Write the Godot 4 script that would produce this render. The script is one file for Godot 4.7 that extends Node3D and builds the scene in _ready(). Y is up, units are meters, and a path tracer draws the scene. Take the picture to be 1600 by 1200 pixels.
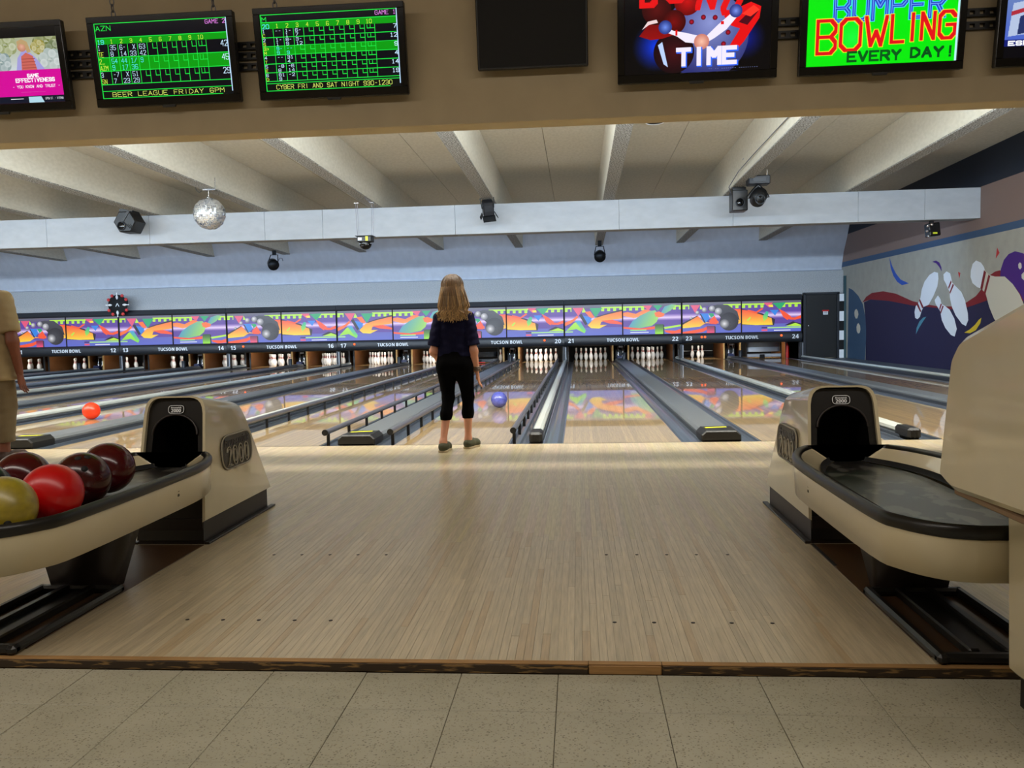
extends Node3D

# ---------------------------------------------------------------- measures of the place (metres, foul line at z = 0, lanes run towards -z)
const LANE_W := 1.0541
const GAP_NARROW := 0.505
const GAP_WIDE := 0.708
const PITCH := 3.3213
const MASK_Z := -16.53
const WALL_X := 7.6
const TILE_Y := -0.034

var rng := RandomNumberGenerator.new()
var used := {}
var M := {}

func _ready():
	rng.seed = 7
	camera_and_light()
	materials()
	build_shell()
	build_approach()
	build_lanes()
	build_masks()
	build_pits()
	build_pins()
	build_ball_returns()
	build_console()
	build_screens()
	build_fixtures()
	build_balls()
	build_people()

# ---------------------------------------------------------------- camera, light
func camera_and_light():
	var cam := Camera3D.new()
	cam.name = "camera"
	var ry := Basis(Vector3.UP, 0.0805)
	var rx := Basis(Vector3.RIGHT, -0.0668)
	var rz := Basis(Vector3.BACK, -0.0220)
	cam.transform = Transform3D(ry * rx * rz, Vector3(0.1521, 1.0522, 7.5386))
	cam.fov = rad_to_deg(2.0 * atan(600.0 / 1307.93))
	cam.near = 0.05
	cam.far = 120.0
	add_child(cam)
	cam.current = true
	var we := WorldEnvironment.new()
	we.name = "environment"
	var e := Environment.new()
	e.background_mode = Environment.BG_COLOR
	e.background_color = Color(0, 0, 0)
	e.tonemap_mode = Environment.TONE_MAPPER_LINEAR
	e.tonemap_exposure = 1.0
	e.sdfgi_enabled = true
	e.ssao_enabled = true
	e.ssil_enabled = true
	we.environment = e
	add_child(we)
	# four long strip lamps: two behind the bulkhead (down on the foul line, and an added one brightening ribs and beam), one on the back of the cross beam, one over the concourse
	strip_lamp("long strip lamp hidden behind the bulkhead, shining down on the foul line", Vector3(-6.5, 3.93, 0.36), 26.0, 0.16, Vector3(0, -1, -0.55), Color(1.0, 0.965, 0.91), 142.0)
	strip_lamp("added cool strip lamp unseen behind the bulkhead, brightening the ceiling ribs and cross beam", Vector3(-6.5, 2.9, 0.45), 26.0, 0.14, Vector3(0, 0.8, -1), Color(0.82, 0.915, 1.0), 262.0)
	strip_lamp("long cool strip lamp on the back of the cross beam, washing the rear wall", Vector3(-6.9, 3.0, -9.22), 26.0, 0.14, Vector3(0, -0.35, -1), Color(0.70, 0.84, 1.0), 62.0)
	strip_lamp("long warm strip lamp on the concourse ceiling behind the camera", Vector3(-6.5, 4.28, 7.0), 26.0, 0.4, Vector3(0, -1, -0.35), Color(1.0, 0.965, 0.925), 42.5)

func strip_lamp(label: String, at: Vector3, w: float, d: float, dir: Vector3, c: Color, energy: float):
	var n := thing("strip_light", label, "lamp", at)
	n.basis = Basis.looking_at(dir.normalized(), Vector3.UP if absf(dir.normalized().y) < 0.95 else Vector3.FORWARD)
	var s := begin()
	box(s, Vector3(0, 0, 0.035), Vector3(w + 0.06, d + 0.06, 0.05), 0.006)
	part("housing", s, mat("lamp_housing", Color(0.8, 0.8, 0.8), 0.5), n)
	var g := StandardMaterial3D.new()
	g.albedo_color = Color(0.9, 0.9, 0.9)
	g.emission_enabled = true
	g.emission = c
	g.emission_energy_multiplier = 1.5
	s = begin()
	box(s, Vector3(0, 0, 0.004), Vector3(w, d, 0.012), 0.003)
	part("diffuser", s, g, n)
	var l := AreaLight3D.new()
	l.name = "lamp_light"
	l.area_size = Vector2(w, d)
	l.light_color = c
	l.light_energy = energy
	l.shadow_enabled = true
	l.area_range = 40.0
	l.area_attenuation = 2.0
	l.position = Vector3(0, 0, -0.012)
	n.add_child(l)

func glow_light(parent: Node3D, at: Vector3, size: Vector2, basis_: Basis, c: Color, energy: float):
	var l := AreaLight3D.new()
	l.name = "screen_light"
	l.area_size = size
	l.light_color = c
	l.light_energy = energy
	l.shadow_enabled = true
	l.area_range = 30.0
	l.area_attenuation = 2.0
	l.transform = Transform3D(basis_, at)
	parent.add_child(l, true)

# ---------------------------------------------------------------- scene tree helpers
func numbered(n: String) -> String:
	if not used.has(n):
		used[n] = 0
		return n
	used[n] += 1
	return "%s_%03d" % [n, used[n]]

func thing(called: String, label: String, category: String, at := Vector3.ZERO, group := "") -> Node3D:
	var o := Node3D.new()
	o.name = numbered(called)
	o.position = at
	add_child(o)
	tag(o, label, category, group)
	return o

func tag(o: Node, label: String, category: String, group := ""):
	o.set_meta("label", label)
	o.set_meta("category", category)
	if group != "":
		o.set_meta("group", group)

func part(called: String, s, material: Material, parent: Node, xf := Transform3D.IDENTITY, label := "") -> MeshInstance3D:
	var o := MeshInstance3D.new()
	o.name = called
	o.mesh = s if s is Mesh else finish(s)
	o.material_override = material
	o.transform = xf
	parent.add_child(o, true)
	if label != "":
		o.set_meta("label", label)
	return o

func struct(called: String, label: String, s = null, material: Material = null) -> Node3D:
	var o: Node3D
	if s == null:
		o = Node3D.new()
	else:
		o = MeshInstance3D.new()
		o.mesh = s if s is Mesh else finish(s)
		o.material_override = material
	o.name = numbered(called)
	add_child(o)
	o.set_meta("kind", "structure")
	o.set_meta("label", label)
	return o

func copy(o: Node3D, at: Vector3, label: String, group := "") -> Node3D:
	var base_name := String(o.name)
	var rx := RegEx.create_from_string("_\\d{3}$")
	var c: Node3D = o.duplicate()
	c.name = numbered(rx.sub(base_name, ""))
	add_child(c)
	c.position = at
	c.set_meta("label", label)
	if group != "":
		c.set_meta("group", group)
	return c

# ---------------------------------------------------------------- mesh helpers
var sg := 1

func begin() -> SurfaceTool:
	var s := SurfaceTool.new()
	s.begin(Mesh.PRIMITIVE_TRIANGLES)
	s.set_color(Color.WHITE)
	s.set_smooth_group(-1)
	return s

func finish(s: SurfaceTool) -> ArrayMesh:
	s.generate_normals()
	s.index()
	return s.commit()

func poly(s: SurfaceTool, p: Array, uv: Array = []):
	# a convex polygon, counter-clockwise as seen from outside
	for i in range(1, p.size() - 1):
		for k in [0, i + 1, i]:
			if uv.size():
				s.set_uv(uv[k])
			s.add_vertex(p[k])

func poly_out(s: SurfaceTool, p: Array, centre: Vector3):
	var n: Vector3 = (p[1] - p[0]).cross(p[2] - p[0])
	var m := Vector3.ZERO
	for q in p:
		m += q
	if n.dot(m / p.size() - centre) < 0.0:
		p = p.duplicate()
		p.reverse()
	poly(s, p)

func box(s: SurfaceTool, c: Vector3, size: Vector3, b := 0.0, bas := Basis.IDENTITY):
	s.set_smooth_group(-1)
	var h := size * 0.5
	var at := func(v: Vector3) -> Vector3: return c + bas * v
	if b <= 0.0:
		for ax in 3:
			for sn in [-1.0, 1.0]:
				var q := []
				for e in [[-1, -1], [1, -1], [1, 1], [-1, 1]]:
					var v := Vector3.ZERO
					v[ax] = sn * h[ax]
					v[(ax + 1) % 3] = e[0] * h[(ax + 1) % 3]
					v[(ax + 2) % 3] = e[1] * h[(ax + 2) % 3]
					q.append(at.call(v))
				poly_out(s, q, c)
		return
	var i := h - Vector3(b, b, b)
	var pt := func(sx, ax: int) -> Vector3:
		var v := Vector3(sx.x * i.x, sx.y * i.y, sx.z * i.z)
		v[ax] = sx[ax] * h[ax]
		return at.call(v)
	for ax in 3:
		var u := (ax + 1) % 3
		var w := (ax + 2) % 3
		for sn in [-1.0, 1.0]:
			var q := []
			for e in [[-1, -1], [1, -1], [1, 1], [-1, 1]]:
				var v := Vector3.ZERO
				v[ax] = sn
				v[u] = e[0]
				v[w] = e[1]
				q.append(pt.call(v, ax))
			poly_out(s, q, c)
			for sm in [-1.0, 1.0]:
				var a := Vector3.ZERO
				a[ax] = sn
				a[u] = sm
				a[w] = -1
				var d := a
				d[w] = 1
				poly_out(s, [pt.call(a, ax), pt.call(d, ax), pt.call(d, u), pt.call(a, u)], c)
	for sx in [-1.0, 1.0]:
		for sy in [-1.0, 1.0]:
			for sz in [-1.0, 1.0]:
				var k := Vector3(sx, sy, sz)
				poly_out(s, [pt.call(k, 0), pt.call(k, 1), pt.call(k, 2)], c)

func inset(p: PackedVector2Array, b: float) -> PackedVector2Array:
	var out := PackedVector2Array()
	var n := p.size()
	for i in n:
		var d0 := (p[i] - p[(i + n - 1) % n]).normalized()
		var d1 := (p[(i + 1) % n] - p[i]).normalized()
		var n0 := Vector2(-d0.y, d0.x)
		var n1 := Vector2(-d1.y, d1.x)
		var m := (n0 + n1)
		out.append(p[i] + m * (b / maxf(0.35, m.length_squared() * 0.5)))
	return out

func prism(s: SurfaceTool, p2: PackedVector2Array, o: Vector3, ax: Vector3, ay: Vector3, depth: float, b := 0.0, smooth := false):
	# an outline in the plane (ax, ay), extruded along ax x ay
	var p := p2
	if Geometry2D.is_polygon_clockwise(p):
		p = p.duplicate()
		p.reverse()
	# Geometry2D calls clockwise in a y-down frame; make the area positive in y-up
	var area := 0.0
	for i in p.size():
		area += p[i].cross(p[(i + 1) % p.size()])
	if area < 0.0:
		p = p.duplicate()
		p.reverse()
	var az := ax.cross(ay)
	var rings := [p, p]
	var zs := [0.0, depth]
	if b > 0.0:
		var q := inset(p, b)
		rings = [q, p, p, q]
		zs = [0.0, b, depth - b, depth]
	var at := func(v: Vector2, z: float) -> Vector3: return o + ax * v.x + ay * v.y + az * z
	sg += 1
	for r in rings.size() - 1:
		s.set_smooth_group(sg if smooth and (r == 1 or rings.size() == 2) else -1)
		for i in p.size():
			var j := (i + 1) % p.size()
			poly(s, [at.call(rings[r][i], zs[r]), at.call(rings[r][j], zs[r]), at.call(rings[r + 1][j], zs[r + 1]), at.call(rings[r + 1][i], zs[r + 1])])
	s.set_smooth_group(-1)
	for cap in 2:
		var ring: PackedVector2Array = rings[0] if cap == 0 else rings[-1]
		var z: float = zs[0] if cap == 0 else zs[-1]
		var t := Geometry2D.triangulate_polygon(ring)
		for k in range(0, t.size(), 3):
			var a: Vector2 = ring[t[k]]
			var c: Vector2 = ring[t[k + 1]]
			var d: Vector2 = ring[t[k + 2]]
			var up: bool = (c - a).cross(d - a) > 0.0
			if up == (cap == 1):
				poly(s, [at.call(a, z), at.call(c, z), at.call(d, z)])
			else:
				poly(s, [at.call(a, z), at.call(d, z), at.call(c, z)])

func pv(t: String) -> PackedVector2Array:
	# "x,y x,y" in centimetres
	var out := PackedVector2Array()
	for w in t.split(" ", false):
		var q := w.split(",")
		out.append(Vector2(q[0].to_float(), q[1].to_float()) * 0.01)
	return out

func lathe(s: SurfaceTool, prof: PackedVector2Array, seg := 16, xf := Transform3D.IDENTITY):
	# profile of (radius, height) from bottom to top
	sg += 1
	s.set_smooth_group(sg)
	for i in prof.size() - 1:
		var lo := prof[i]
		var hi := prof[i + 1]
		for k in seg:
			var a0 := TAU * k / seg
			var a1 := TAU * (k + 1) / seg
			var q := [xf * Vector3(lo.x * sin(a0), lo.y, lo.x * cos(a0))]
			if lo.x > 1e-6:
				q.append(xf * Vector3(lo.x * sin(a1), lo.y, lo.x * cos(a1)))
			q.append(xf * Vector3(hi.x * sin(a1), hi.y, hi.x * cos(a1)))
			if hi.x > 1e-6:
				q.append(xf * Vector3(hi.x * sin(a0), hi.y, hi.x * cos(a0)))
			if q.size() > 2:
				poly(s, q)

func tube(s: SurfaceTool, pts: Array, r, seg := 8):
	# a round bar along points; r a number or an array
	var n := pts.size()
	var rings := []
	var prev := Vector3.ZERO
	for i in n:
		var d: Vector3 = (pts[mini(i + 1, n - 1)] - pts[maxi(i - 1, 0)]).normalized()
		if prev == Vector3.ZERO:
			prev = d.cross(Vector3.UP if absf(d.y) < 0.9 else Vector3.RIGHT).normalized()
		var u := (prev - d * prev.dot(d)).normalized()
		prev = u
		var w := d.cross(u)
		var rr: float = r[i] if r is Array else r
		var ring := []
		for k in seg:
			var a := TAU * k / seg
			ring.append(pts[i] + (u * cos(a) + w * sin(a)) * rr)
		rings.append(ring)
	loft(s, rings, true)

func loft(s: SurfaceTool, rings: Array, caps := true, closed := true):
	# rings of points, counter-clockwise as seen from the end that is lofted towards
	sg += 1
	s.set_smooth_group(sg)
	var n: int = rings[0].size()
	for i in rings.size() - 1:
		for k in (n if closed else n - 1):
			var l := (k + 1) % n
			poly(s, [rings[i][k], rings[i][l], rings[i + 1][l], rings[i + 1][k]])
	if caps:
		s.set_smooth_group(-1)
		for e in [0, rings.size() - 1]:
			var c := Vector3.ZERO
			for q in rings[e]:
				c += q
			c /= n
			for k in n:
				if e == 0:
					poly(s, [c, rings[e][(k + 1) % n], rings[e][k]])
				else:
					poly(s, [c, rings[e][k], rings[e][(k + 1) % n]])

func ball(s: SurfaceTool, c: Vector3, r: float, seg := 24, squash := Vector3.ONE):
	var prof := PackedVector2Array()
	var n := seg / 2
	for i in n + 1:
		var a := -PI / 2 + PI * i / n
		prof.append(Vector2(0.0 if i == 0 or i == n else r * cos(a), r * sin(a)))
	lathe(s, prof, seg, Transform3D(Basis.from_scale(squash), c))

# ---------------------------------------------------------------- materials
func mat(called: String, c: Color, rough := 0.5, metal := 0.0) -> StandardMaterial3D:
	if M.has(called):
		return M[called]
	var m := StandardMaterial3D.new()
	m.resource_name = called
	m.albedo_color = c
	m.roughness = rough
	m.metallic = metal
	M[called] = m
	return m

func noise_tex(freq: float, lo: Color, hi: Color, seed_ := 1, size := 256, kind := FastNoiseLite.TYPE_SIMPLEX_SMOOTH, octaves := 4, mid := -1.0) -> NoiseTexture2D:
	var n := FastNoiseLite.new()
	n.seed = seed_
	n.noise_type = kind
	n.frequency = freq
	n.fractal_octaves = octaves
	var t := NoiseTexture2D.new()
	t.width = size
	t.height = size
	t.seamless = true
	t.noise = n
	var g := Gradient.new()
	g.set_color(0, lo)
	g.set_color(1, hi)
	if mid >= 0.0:
		g.set_offset(0, mid)
		g.set_offset(1, mid + 0.12)
	t.color_ramp = g
	return t

func grained(called: String, c: Color, rough: float, tex: Texture2D, scale_: Vector3, bump := 0.0) -> StandardMaterial3D:
	var m := mat(called, c, rough)
	m.albedo_texture = tex
	m.uv1_triplanar = true
	m.uv1_world_triplanar = true
	m.uv1_scale = scale_
	if bump > 0.0:
		m.heightmap_enabled = true
		m.heightmap_texture = tex
		m.heightmap_scale = bump
	return m

func speckle() -> ImageTexture:
	# pale vinyl with small dark chips
	var r := RandomNumberGenerator.new()
	r.seed = 3
	var im := Image.create_empty(512, 512, false, Image.FORMAT_RGB8)
	im.fill(Color(0.97, 0.97, 0.97))
	for i in 9000:
		var v := 0.62 + 0.4 * r.randf()
		var c := Color(v, v * 0.985, v * 0.94)
		im.fill_rect(Rect2i(r.randi() % 512, r.randi() % 512, 1 + r.randi() % 3, 1 + r.randi() % 3), c)
	return ImageTexture.create_from_image(im)

const TENS := ["", "", "twenty"]
const ONES := ["", "one", "two", "three", "four", "five", "six", "seven", "eight", "nine", "ten", "eleven", "twelve", "thirteen", "fourteen", "fifteen", "sixteen", "seventeen", "eighteen", "nineteen"]

func say(n: int) -> String:
	return ONES[n] if n < 20 else "twenty" + ("-" + ONES[n - 20] if n > 20 else "")

func glow(called: String, c: Color, energy := 1.0) -> StandardMaterial3D:
	var m := mat(called, c, 0.4)
	m.emission_enabled = true
	m.emission = c
	m.emission_energy_multiplier = energy
	return m

func materials():
	var wood := noise_tex(0.03, Color(0.84, 0.84, 0.84), Color(1, 1, 1), 3)
	var w := Color(0.80, 0.735, 0.61)
	var tones := [1.0, 0.98, 1.02, 0.97, 0.99, 0.945]
	for i in 6:
		var c: Color = w * tones[i]
		if i == 3:
			c = Color(0.76, 0.67, 0.53)
		c.a = 1.0
		grained("approach_wood_%d" % i, c, 0.34, wood, Vector3(9, 9, 0.55))
		M["approach_wood_%d" % i].clearcoat_enabled = true
		M["approach_wood_%d" % i].clearcoat = 0.35
		M["approach_wood_%d" % i].clearcoat_roughness = 0.2
	var a := grained("approach_wood_far", Color.WHITE, 0.34, wood, Vector3(9, 9, 0.55))
	a.vertex_color_use_as_albedo = true
	a.clearcoat_enabled = true
	a.clearcoat = 0.35
	a.clearcoat_roughness = 0.2
	var l := grained("lane_wood", Color.WHITE, 0.3, wood, Vector3(9, 9, 0.3))
	l.vertex_color_use_as_albedo = true
	l.clearcoat_enabled = true
	l.clearcoat = 0.85
	l.clearcoat_roughness = 0.025
	l.metallic_specular = 0.2
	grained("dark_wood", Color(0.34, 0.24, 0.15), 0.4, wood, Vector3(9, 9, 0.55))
	grained("worn_edge", Color(0.50, 0.41, 0.27), 0.7, noise_tex(0.02, Color(0.40, 0.37, 0.33), Color(1, 0.95, 0.85), 9, 256, FastNoiseLite.TYPE_SIMPLEX_SMOOTH, 5, 0.55), Vector3(1.2, 9, 3))
	grained("fresh_edge", Color(0.66, 0.50, 0.30), 0.6, wood, Vector3(0.8, 9, 3))
	var tile := grained("tile", Color(0.69, 0.67, 0.59), 0.5, speckle(), Vector3(1.25, 1.25, 1.25))
	tile.detail_enabled = true
	tile.detail_albedo = noise_tex(0.012, Color(0.93, 0.93, 0.92), Color(1, 1, 1), 8)
	tile.detail_blend_mode = BaseMaterial3D.BLEND_MODE_MUL
	mat("tile_joint", Color(0.30, 0.28, 0.23), 0.8)
	grained("concrete", Color(0.84, 0.805, 0.73), 0.9, noise_tex(0.05, Color(0.93, 0.925, 0.91), Color(1, 1, 1), 11), Vector3(1.1, 1.1, 0.5))
	grained("stipple", Color(0.93, 0.91, 0.86), 0.95, noise_tex(0.055, Color(0.22, 0.19, 0.16), Color(1, 1, 1), 12, 512, FastNoiseLite.TYPE_SIMPLEX_SMOOTH, 3), Vector3(1.3, 1.3, 1.3), 1.2)
	grained("white_beam", Color(0.665, 0.675, 0.69), 0.75, noise_tex(0.02, Color(0.93, 0.93, 0.93), Color(1, 1, 1), 13), Vector3(0.4, 0.8, 0.4))
	grained("back_plaster", Color(0.78, 0.79, 0.82), 0.9, noise_tex(0.03, Color(0.93, 0.93, 0.93), Color(1, 1, 1), 14), Vector3(0.5, 0.5, 0.5))
	grained("back_stucco", Color(0.76, 0.76, 0.76), 0.95, noise_tex(0.09, Color(0.80, 0.80, 0.80), Color(1, 1, 1), 15), Vector3(1.4, 1.4, 1.4), 0.8)
	grained("bulkhead", Color(0.70, 0.64, 0.525), 0.85, noise_tex(0.015, Color(0.95, 0.95, 0.95), Color(1, 1, 1), 16), Vector3(0.5, 0.5, 0.5))
	var g := mat("gutter", Color(0.27, 0.305, 0.35), 0.3)
	g.clearcoat_enabled = true
	g.clearcoat = 0.6
	g.clearcoat_roughness = 0.12
	mat("capping", Color(0.37, 0.39, 0.41), 0.42)
	mat("cap_side", Color(0.21, 0.23, 0.26), 0.4)
	mat("pale_rail", Color(0.74, 0.76, 0.74), 0.3)
	mat("black_plastic", Color(0.035, 0.035, 0.038), 0.45)
	mat("black_gloss", Color(0.025, 0.025, 0.03), 0.14)
	mat("matt_black", Color(0.04, 0.04, 0.045), 0.8)
	mat("mask_grey", Color(0.13, 0.14, 0.16), 0.45)
	mat("yellow_label", Color(0.83, 0.83, 0.12), 0.5)
	mat("white_letter", Color(0.92, 0.93, 0.94), 0.5)
	mat("rail_grey", Color(0.43, 0.43, 0.47), 0.3, 0.5)
	mat("chrome", Color(0.8, 0.8, 0.82), 0.2, 1.0)
	mat("steel", Color(0.66, 0.67, 0.70), 0.38, 0.4)
	grained("kickback_wood", Color(0.45, 0.28, 0.13), 0.5, wood, Vector3(3, 1, 6))
	mat("kickback_edge", Color(0.72, 0.60, 0.40), 0.5)
	mat("red_plastic", Color(0.75, 0.06, 0.05), 0.4)
	var pin := mat("pin_white", Color(0.93, 0.93, 0.92), 0.25)
	pin.clearcoat_enabled = true
	mat("pin_red", Color(0.72, 0.08, 0.09), 0.3)
	var cr := grained("cream_gelcoat", Color(0.80, 0.75, 0.62), 0.3, noise_tex(0.01, Color(0.95, 0.95, 0.94), Color(1, 1, 1), 21), Vector3(1, 1, 1))
	cr.clearcoat_enabled = true
	cr.clearcoat = 0.8
	cr.clearcoat_roughness = 0.06
	mat("dark_brown", Color(0.115, 0.08, 0.065), 0.4)
	mat("brown_black", Color(0.05, 0.038, 0.033), 0.35)
	mat("rim_black", Color(0.07, 0.065, 0.06), 0.35)
	var tray := grained("tray_worn", Color(0.30, 0.29, 0.27), 0.2, noise_tex(0.016, Color(0.25, 0.24, 0.22), Color(1, 1, 1), 22, 256, FastNoiseLite.TYPE_SIMPLEX_SMOOTH, 5, 0.52), Vector3(1.6, 1.6, 1.1))
	tray.clearcoat_enabled = true
	mat("badge_metal", Color(0.62, 0.59, 0.52), 0.4, 0.25)
	mat("badge_dark", Color(0.30, 0.28, 0.24), 0.5, 0.2)

# ---------------------------------------------------------------- the shell of the hall
func deck_y(z: float) -> float:
	return 4.13 + 0.016 * (z + 8.0)

func build_shell():
	# tile floor with separate tiles where they show
	var s := begin()
	box(s, Vector3(-6.5, TILE_Y - 0.062, 7.2), Vector3(29, 0.12, 4.4))
	var fl := struct("floor", "speckled beige tile floor in front of the wooden approach", s, M.tile_joint)
	var ts := begin()
	box(ts, Vector3.ZERO, Vector3(0.3025, 0.006, 0.3025), 0.0012)
	var tm := finish(ts)
	var hs := begin()
	box(hs, Vector3.ZERO, Vector3(0.3025, 0.006, 0.2535), 0.0012)
	var hm := finish(hs)
	for r in range(0, 9):
		for c in range(-9, 9):
			var at := Vector3(0.0715 + 0.3045 * (c + 0.5), TILE_Y - 0.001 + 0.0004 * ((c * 7 + r * 3) % 3), 5.24 + 0.3045 * (r - 0.5))
			if r == 0:
				at.z = 5.24 - 0.1285
			part("tile", hm if r == 0 else tm, M.tile, fl, Transform3D(Basis.IDENTITY, at))
	var rest := begin()
	box(rest, Vector3(-11.9, TILE_Y - 0.001, 7.2), Vector3(18.2, 0.006, 4.4))
	box(rest, Vector3(5.4, TILE_Y - 0.001, 7.2), Vector3(5.0, 0.006, 4.4))
	part("tile_field", rest, M.tile, fl).set_meta("kind", "stuff")
	s = begin()
	box(s, Vector3(-6.4, -0.3, -5.6), Vector3(28.6, 0.1, 30))
	struct("floor", "bare slab below the lanes", s, M.matt_black)
	# walls
	s = begin()
	box(s, Vector3(WALL_X + 0.1, 2.0, -5.3), Vector3(0.2, 5.0, 30))
	var wr := struct("wall_right", "painted right-hand wall with a bowling mural of flying pins", s, mural_base())
	mural(wr)
	s = begin()
	box(s, Vector3(-20.6, 2.0, -5.3), Vector3(0.2, 5.0, 30))
	struct("wall_left", "far left-hand wall of the hall", s, M.concrete)
	s = begin()
	box(s, Vector3(-6.5, 2.0, 9.4), Vector3(28.4, 5.0, 0.2))
	struct("wall_front", "wall behind the concourse", s, M.bulkhead)
	s = begin()
	box(s, Vector3(-6.5, 1.9, -20.5), Vector3(28.4, 5.0, 0.2))
	struct("wall_rear", "dark wall behind the pin machines", s, M.matt_black)
	# curved plaster wall above the masking units
	var prof := [Vector2(-16.72, 1.80), Vector2(-16.84, 2.47)]
	var prof2 := [Vector2(-16.84, 2.47), Vector2(-16.96, 2.50), Vector2(-16.97, 2.55), Vector2(-16.80, 2.96), Vector2(-16.78, 2.99), Vector2(-16.5, 3.35), Vector2(-16.25, 3.75), Vector2(-16.1, 4.05)]
	var wb := struct("wall_back", "pale curved plaster wall above the row of picture panels")
	for k in 2:
		s = begin()
		var pr: Array = prof if k == 0 else prof2
		var loop := PackedVector2Array(pr)
		loop.append(Vector2(-17.3, pr[-1].y))
		loop.append(Vector2(-17.3, pr[0].y))
		# x runs along az = ax x ay with ax = z, ay = y: z x y = -x
		prism(s, loop, Vector3(WALL_X, 0, 0), Vector3(0, 0, 1), Vector3(0, 1, 0), 28.0)
		part("stucco_band" if k == 0 else "plaster_cove", s, M.back_stucco if k == 0 else M.back_plaster, wb)
	# ceiling: ribbed concrete deck in separate planks, a rib under each
	var ce := struct("ceiling", "ribbed concrete ceiling over the lanes")
	for k in range(-9, 4):
		var x := 0.77 + 2.27 * k
		for half in [-1.0, 1.0]:
			var x0: float = x + (0.0 if half > 0 else -1.131)
			if x0 > WALL_X:
				continue
			s = begin()
			var w := minf(1.131, WALL_X - x0)
			slab(s, x0, x0 + w, 0.6, -16.6, 0.0, 0.18)
			part("deck_plank", s, M.concrete, ce)
		if x + 0.2 > WALL_X:
			continue
		s = begin()
		slab(s, x - 0.105, x + 0.105, 0.6, -16.6, -0.635, -0.004, 0.05)
		var j := part("rib", s, M.concrete, ce)
		s = begin()
		slab(s, x - 0.108, x + 0.108, 0.6, -16.6, -0.66, -0.637, 0.0)
		part("rib_soffit", s, M.stipple, j)
	s = begin()
	box(s, Vector3(-6.5, 4.42, 5.2), Vector3(28.2, 0.2, 8.6))
	struct("ceiling", "flat ceiling over the concourse", s, M.bulkhead)
	# bulkhead that carries the screens
	s = begin()
	box(s, Vector3(-6.5, 3.52, 0.77), Vector3(28.2, 1.72, 0.22), 0.006)
	struct("wall_bulkhead", "beige bulkhead hanging over the approach with screens along it", s, M.bulkhead)
	# white cross beam in boarded lengths
	var cb := struct("trim_1", "long white boarded cross beam hanging below the ribbed ceiling")
	var cuts := [-20.4, -16.2, -13.2, -10.53, -8.37, -6.0, -4.83, -2.2, 0.96, 3.1, 5.4, 6.6, WALL_X - 0.002]
	for i in cuts.size() - 1:
		s = begin()
		box(s, Vector3((cuts[i] + cuts[i + 1]) / 2, 3.17, -8.93), Vector3(cuts[i + 1] - cuts[i] - 0.004, 0.565, 0.36), 0.004)
		part("boarding", s, M.white_beam, cb)
	s = begin()
	box(s, Vector3(-6.4, 3.13, -9.43), Vector3(27.9, 0.02, 0.66), 0.003)
	part("added_light_shield", s, M.white_beam, cb)  # unseen board added to keep the rear strip lamp off the ceiling deck
	# end door, checker strip and ledge at the far right
	var dr := struct("door_1", "black service door beside the last picture panel")
	s = begin()
	box(s, Vector3(6.93, 0.92, -16.62), Vector3(0.84, 1.76, 0.06), 0.004)
	part("leaf", s, mat("door_black", Color(0.045, 0.05, 0.055), 0.5), dr)
	s = begin()
	box(s, Vector3(6.47, 0.92, -16.6), Vector3(0.07, 1.83, 0.12), 0.004)
	box(s, Vector3(7.385, 0.92, -16.6), Vector3(0.06, 1.83, 0.12), 0.004)
	box(s, Vector3(6.93, 1.83, -16.6), Vector3(0.98, 0.06, 0.12), 0.004)
	part("door_frame", s, M.mask_grey, dr)
	s = begin()
	ball(s, Vector3(6.58, 0.93, -16.56), 0.032, 12)
	part("door_knob", s, M.chrome, dr)
	var sgn := thing("warning_sign", "small red and white notice stuck on the black service door", "sign", Vector3(7.05, 1.30, -16.585))
	s = begin()
	box(s, Vector3.ZERO, Vector3(0.13, 0.13, 0.006))
	part("plate", s, M.white_letter, sgn)
	s = begin()
	box(s, Vector3(0, 0.045, 0.004), Vector3(0.18, 0.04, 0.006))
	part("red_band", s, M.red_plastic, sgn)
	s = begin()
	for i in 3:
		box(s, Vector3(0, 0.012 - 0.022 * i, 0.004), Vector3(0.09, 0.007, 0.004))
	part("print_lines", s, M.matt_black, sgn)
	var ck := struct("trim_2", "black and white checkered strip up the corner beside the door")
	var ys := [0.02, 0.25, 0.52, 0.78, 1.05, 1.32, 1.60, 1.80]
	for i in ys.size() - 1:
		s = begin()
		box(s, Vector3(7.475, (ys[i] + ys[i + 1]) / 2, -16.58), Vector3(0.12, ys[i + 1] - ys[i], 0.10), 0.002)
		part("check", s, M.white_letter if i % 2 == 0 else M.matt_black, ck)
	s = begin()
	box(s, Vector3(7.565, 1.15, -16.57), Vector3(0.06, 2.3, 0.08), 0.004)
	struct("trim_3", "dark teal corner post at the end of the mural", s, mat("teal_post", Color(0.16, 0.28, 0.30), 0.6))

func slab(s: SurfaceTool, x0: float, x1: float, z0: float, z1: float, lo: float, hi: float, taper := 0.0):
	# a plank that follows the slight fall of the roof
	var c := []
	for z in [z0, z1]:
		var y := deck_y(z)
		c.append([Vector3(x0, y + lo, z), Vector3(x1, y + lo, z), Vector3(x1 + taper, y + hi, z), Vector3(x0 - taper, y + hi, z)])
	var m := Vector3((x0 + x1) / 2, deck_y((z0 + z1) / 2) + (lo + hi) / 2, (z0 + z1) / 2)
	s.set_smooth_group(-1)
	poly_out(s, c[0], m)
	poly_out(s, c[1], m)
	for i in 4:
		var j := (i + 1) % 4
		poly_out(s, [c[0][i], c[0][j], c[1][j], c[1][i]], m)

func mural_base() -> StandardMaterial3D:
	return grained("mural_grey", Color(0.64, 0.62, 0.57), 0.8, noise_tex(0.02, Color(0.93, 0.93, 0.93), Color(1, 1, 1), 17), Vector3(0.6, 0.6, 0.6))

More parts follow.
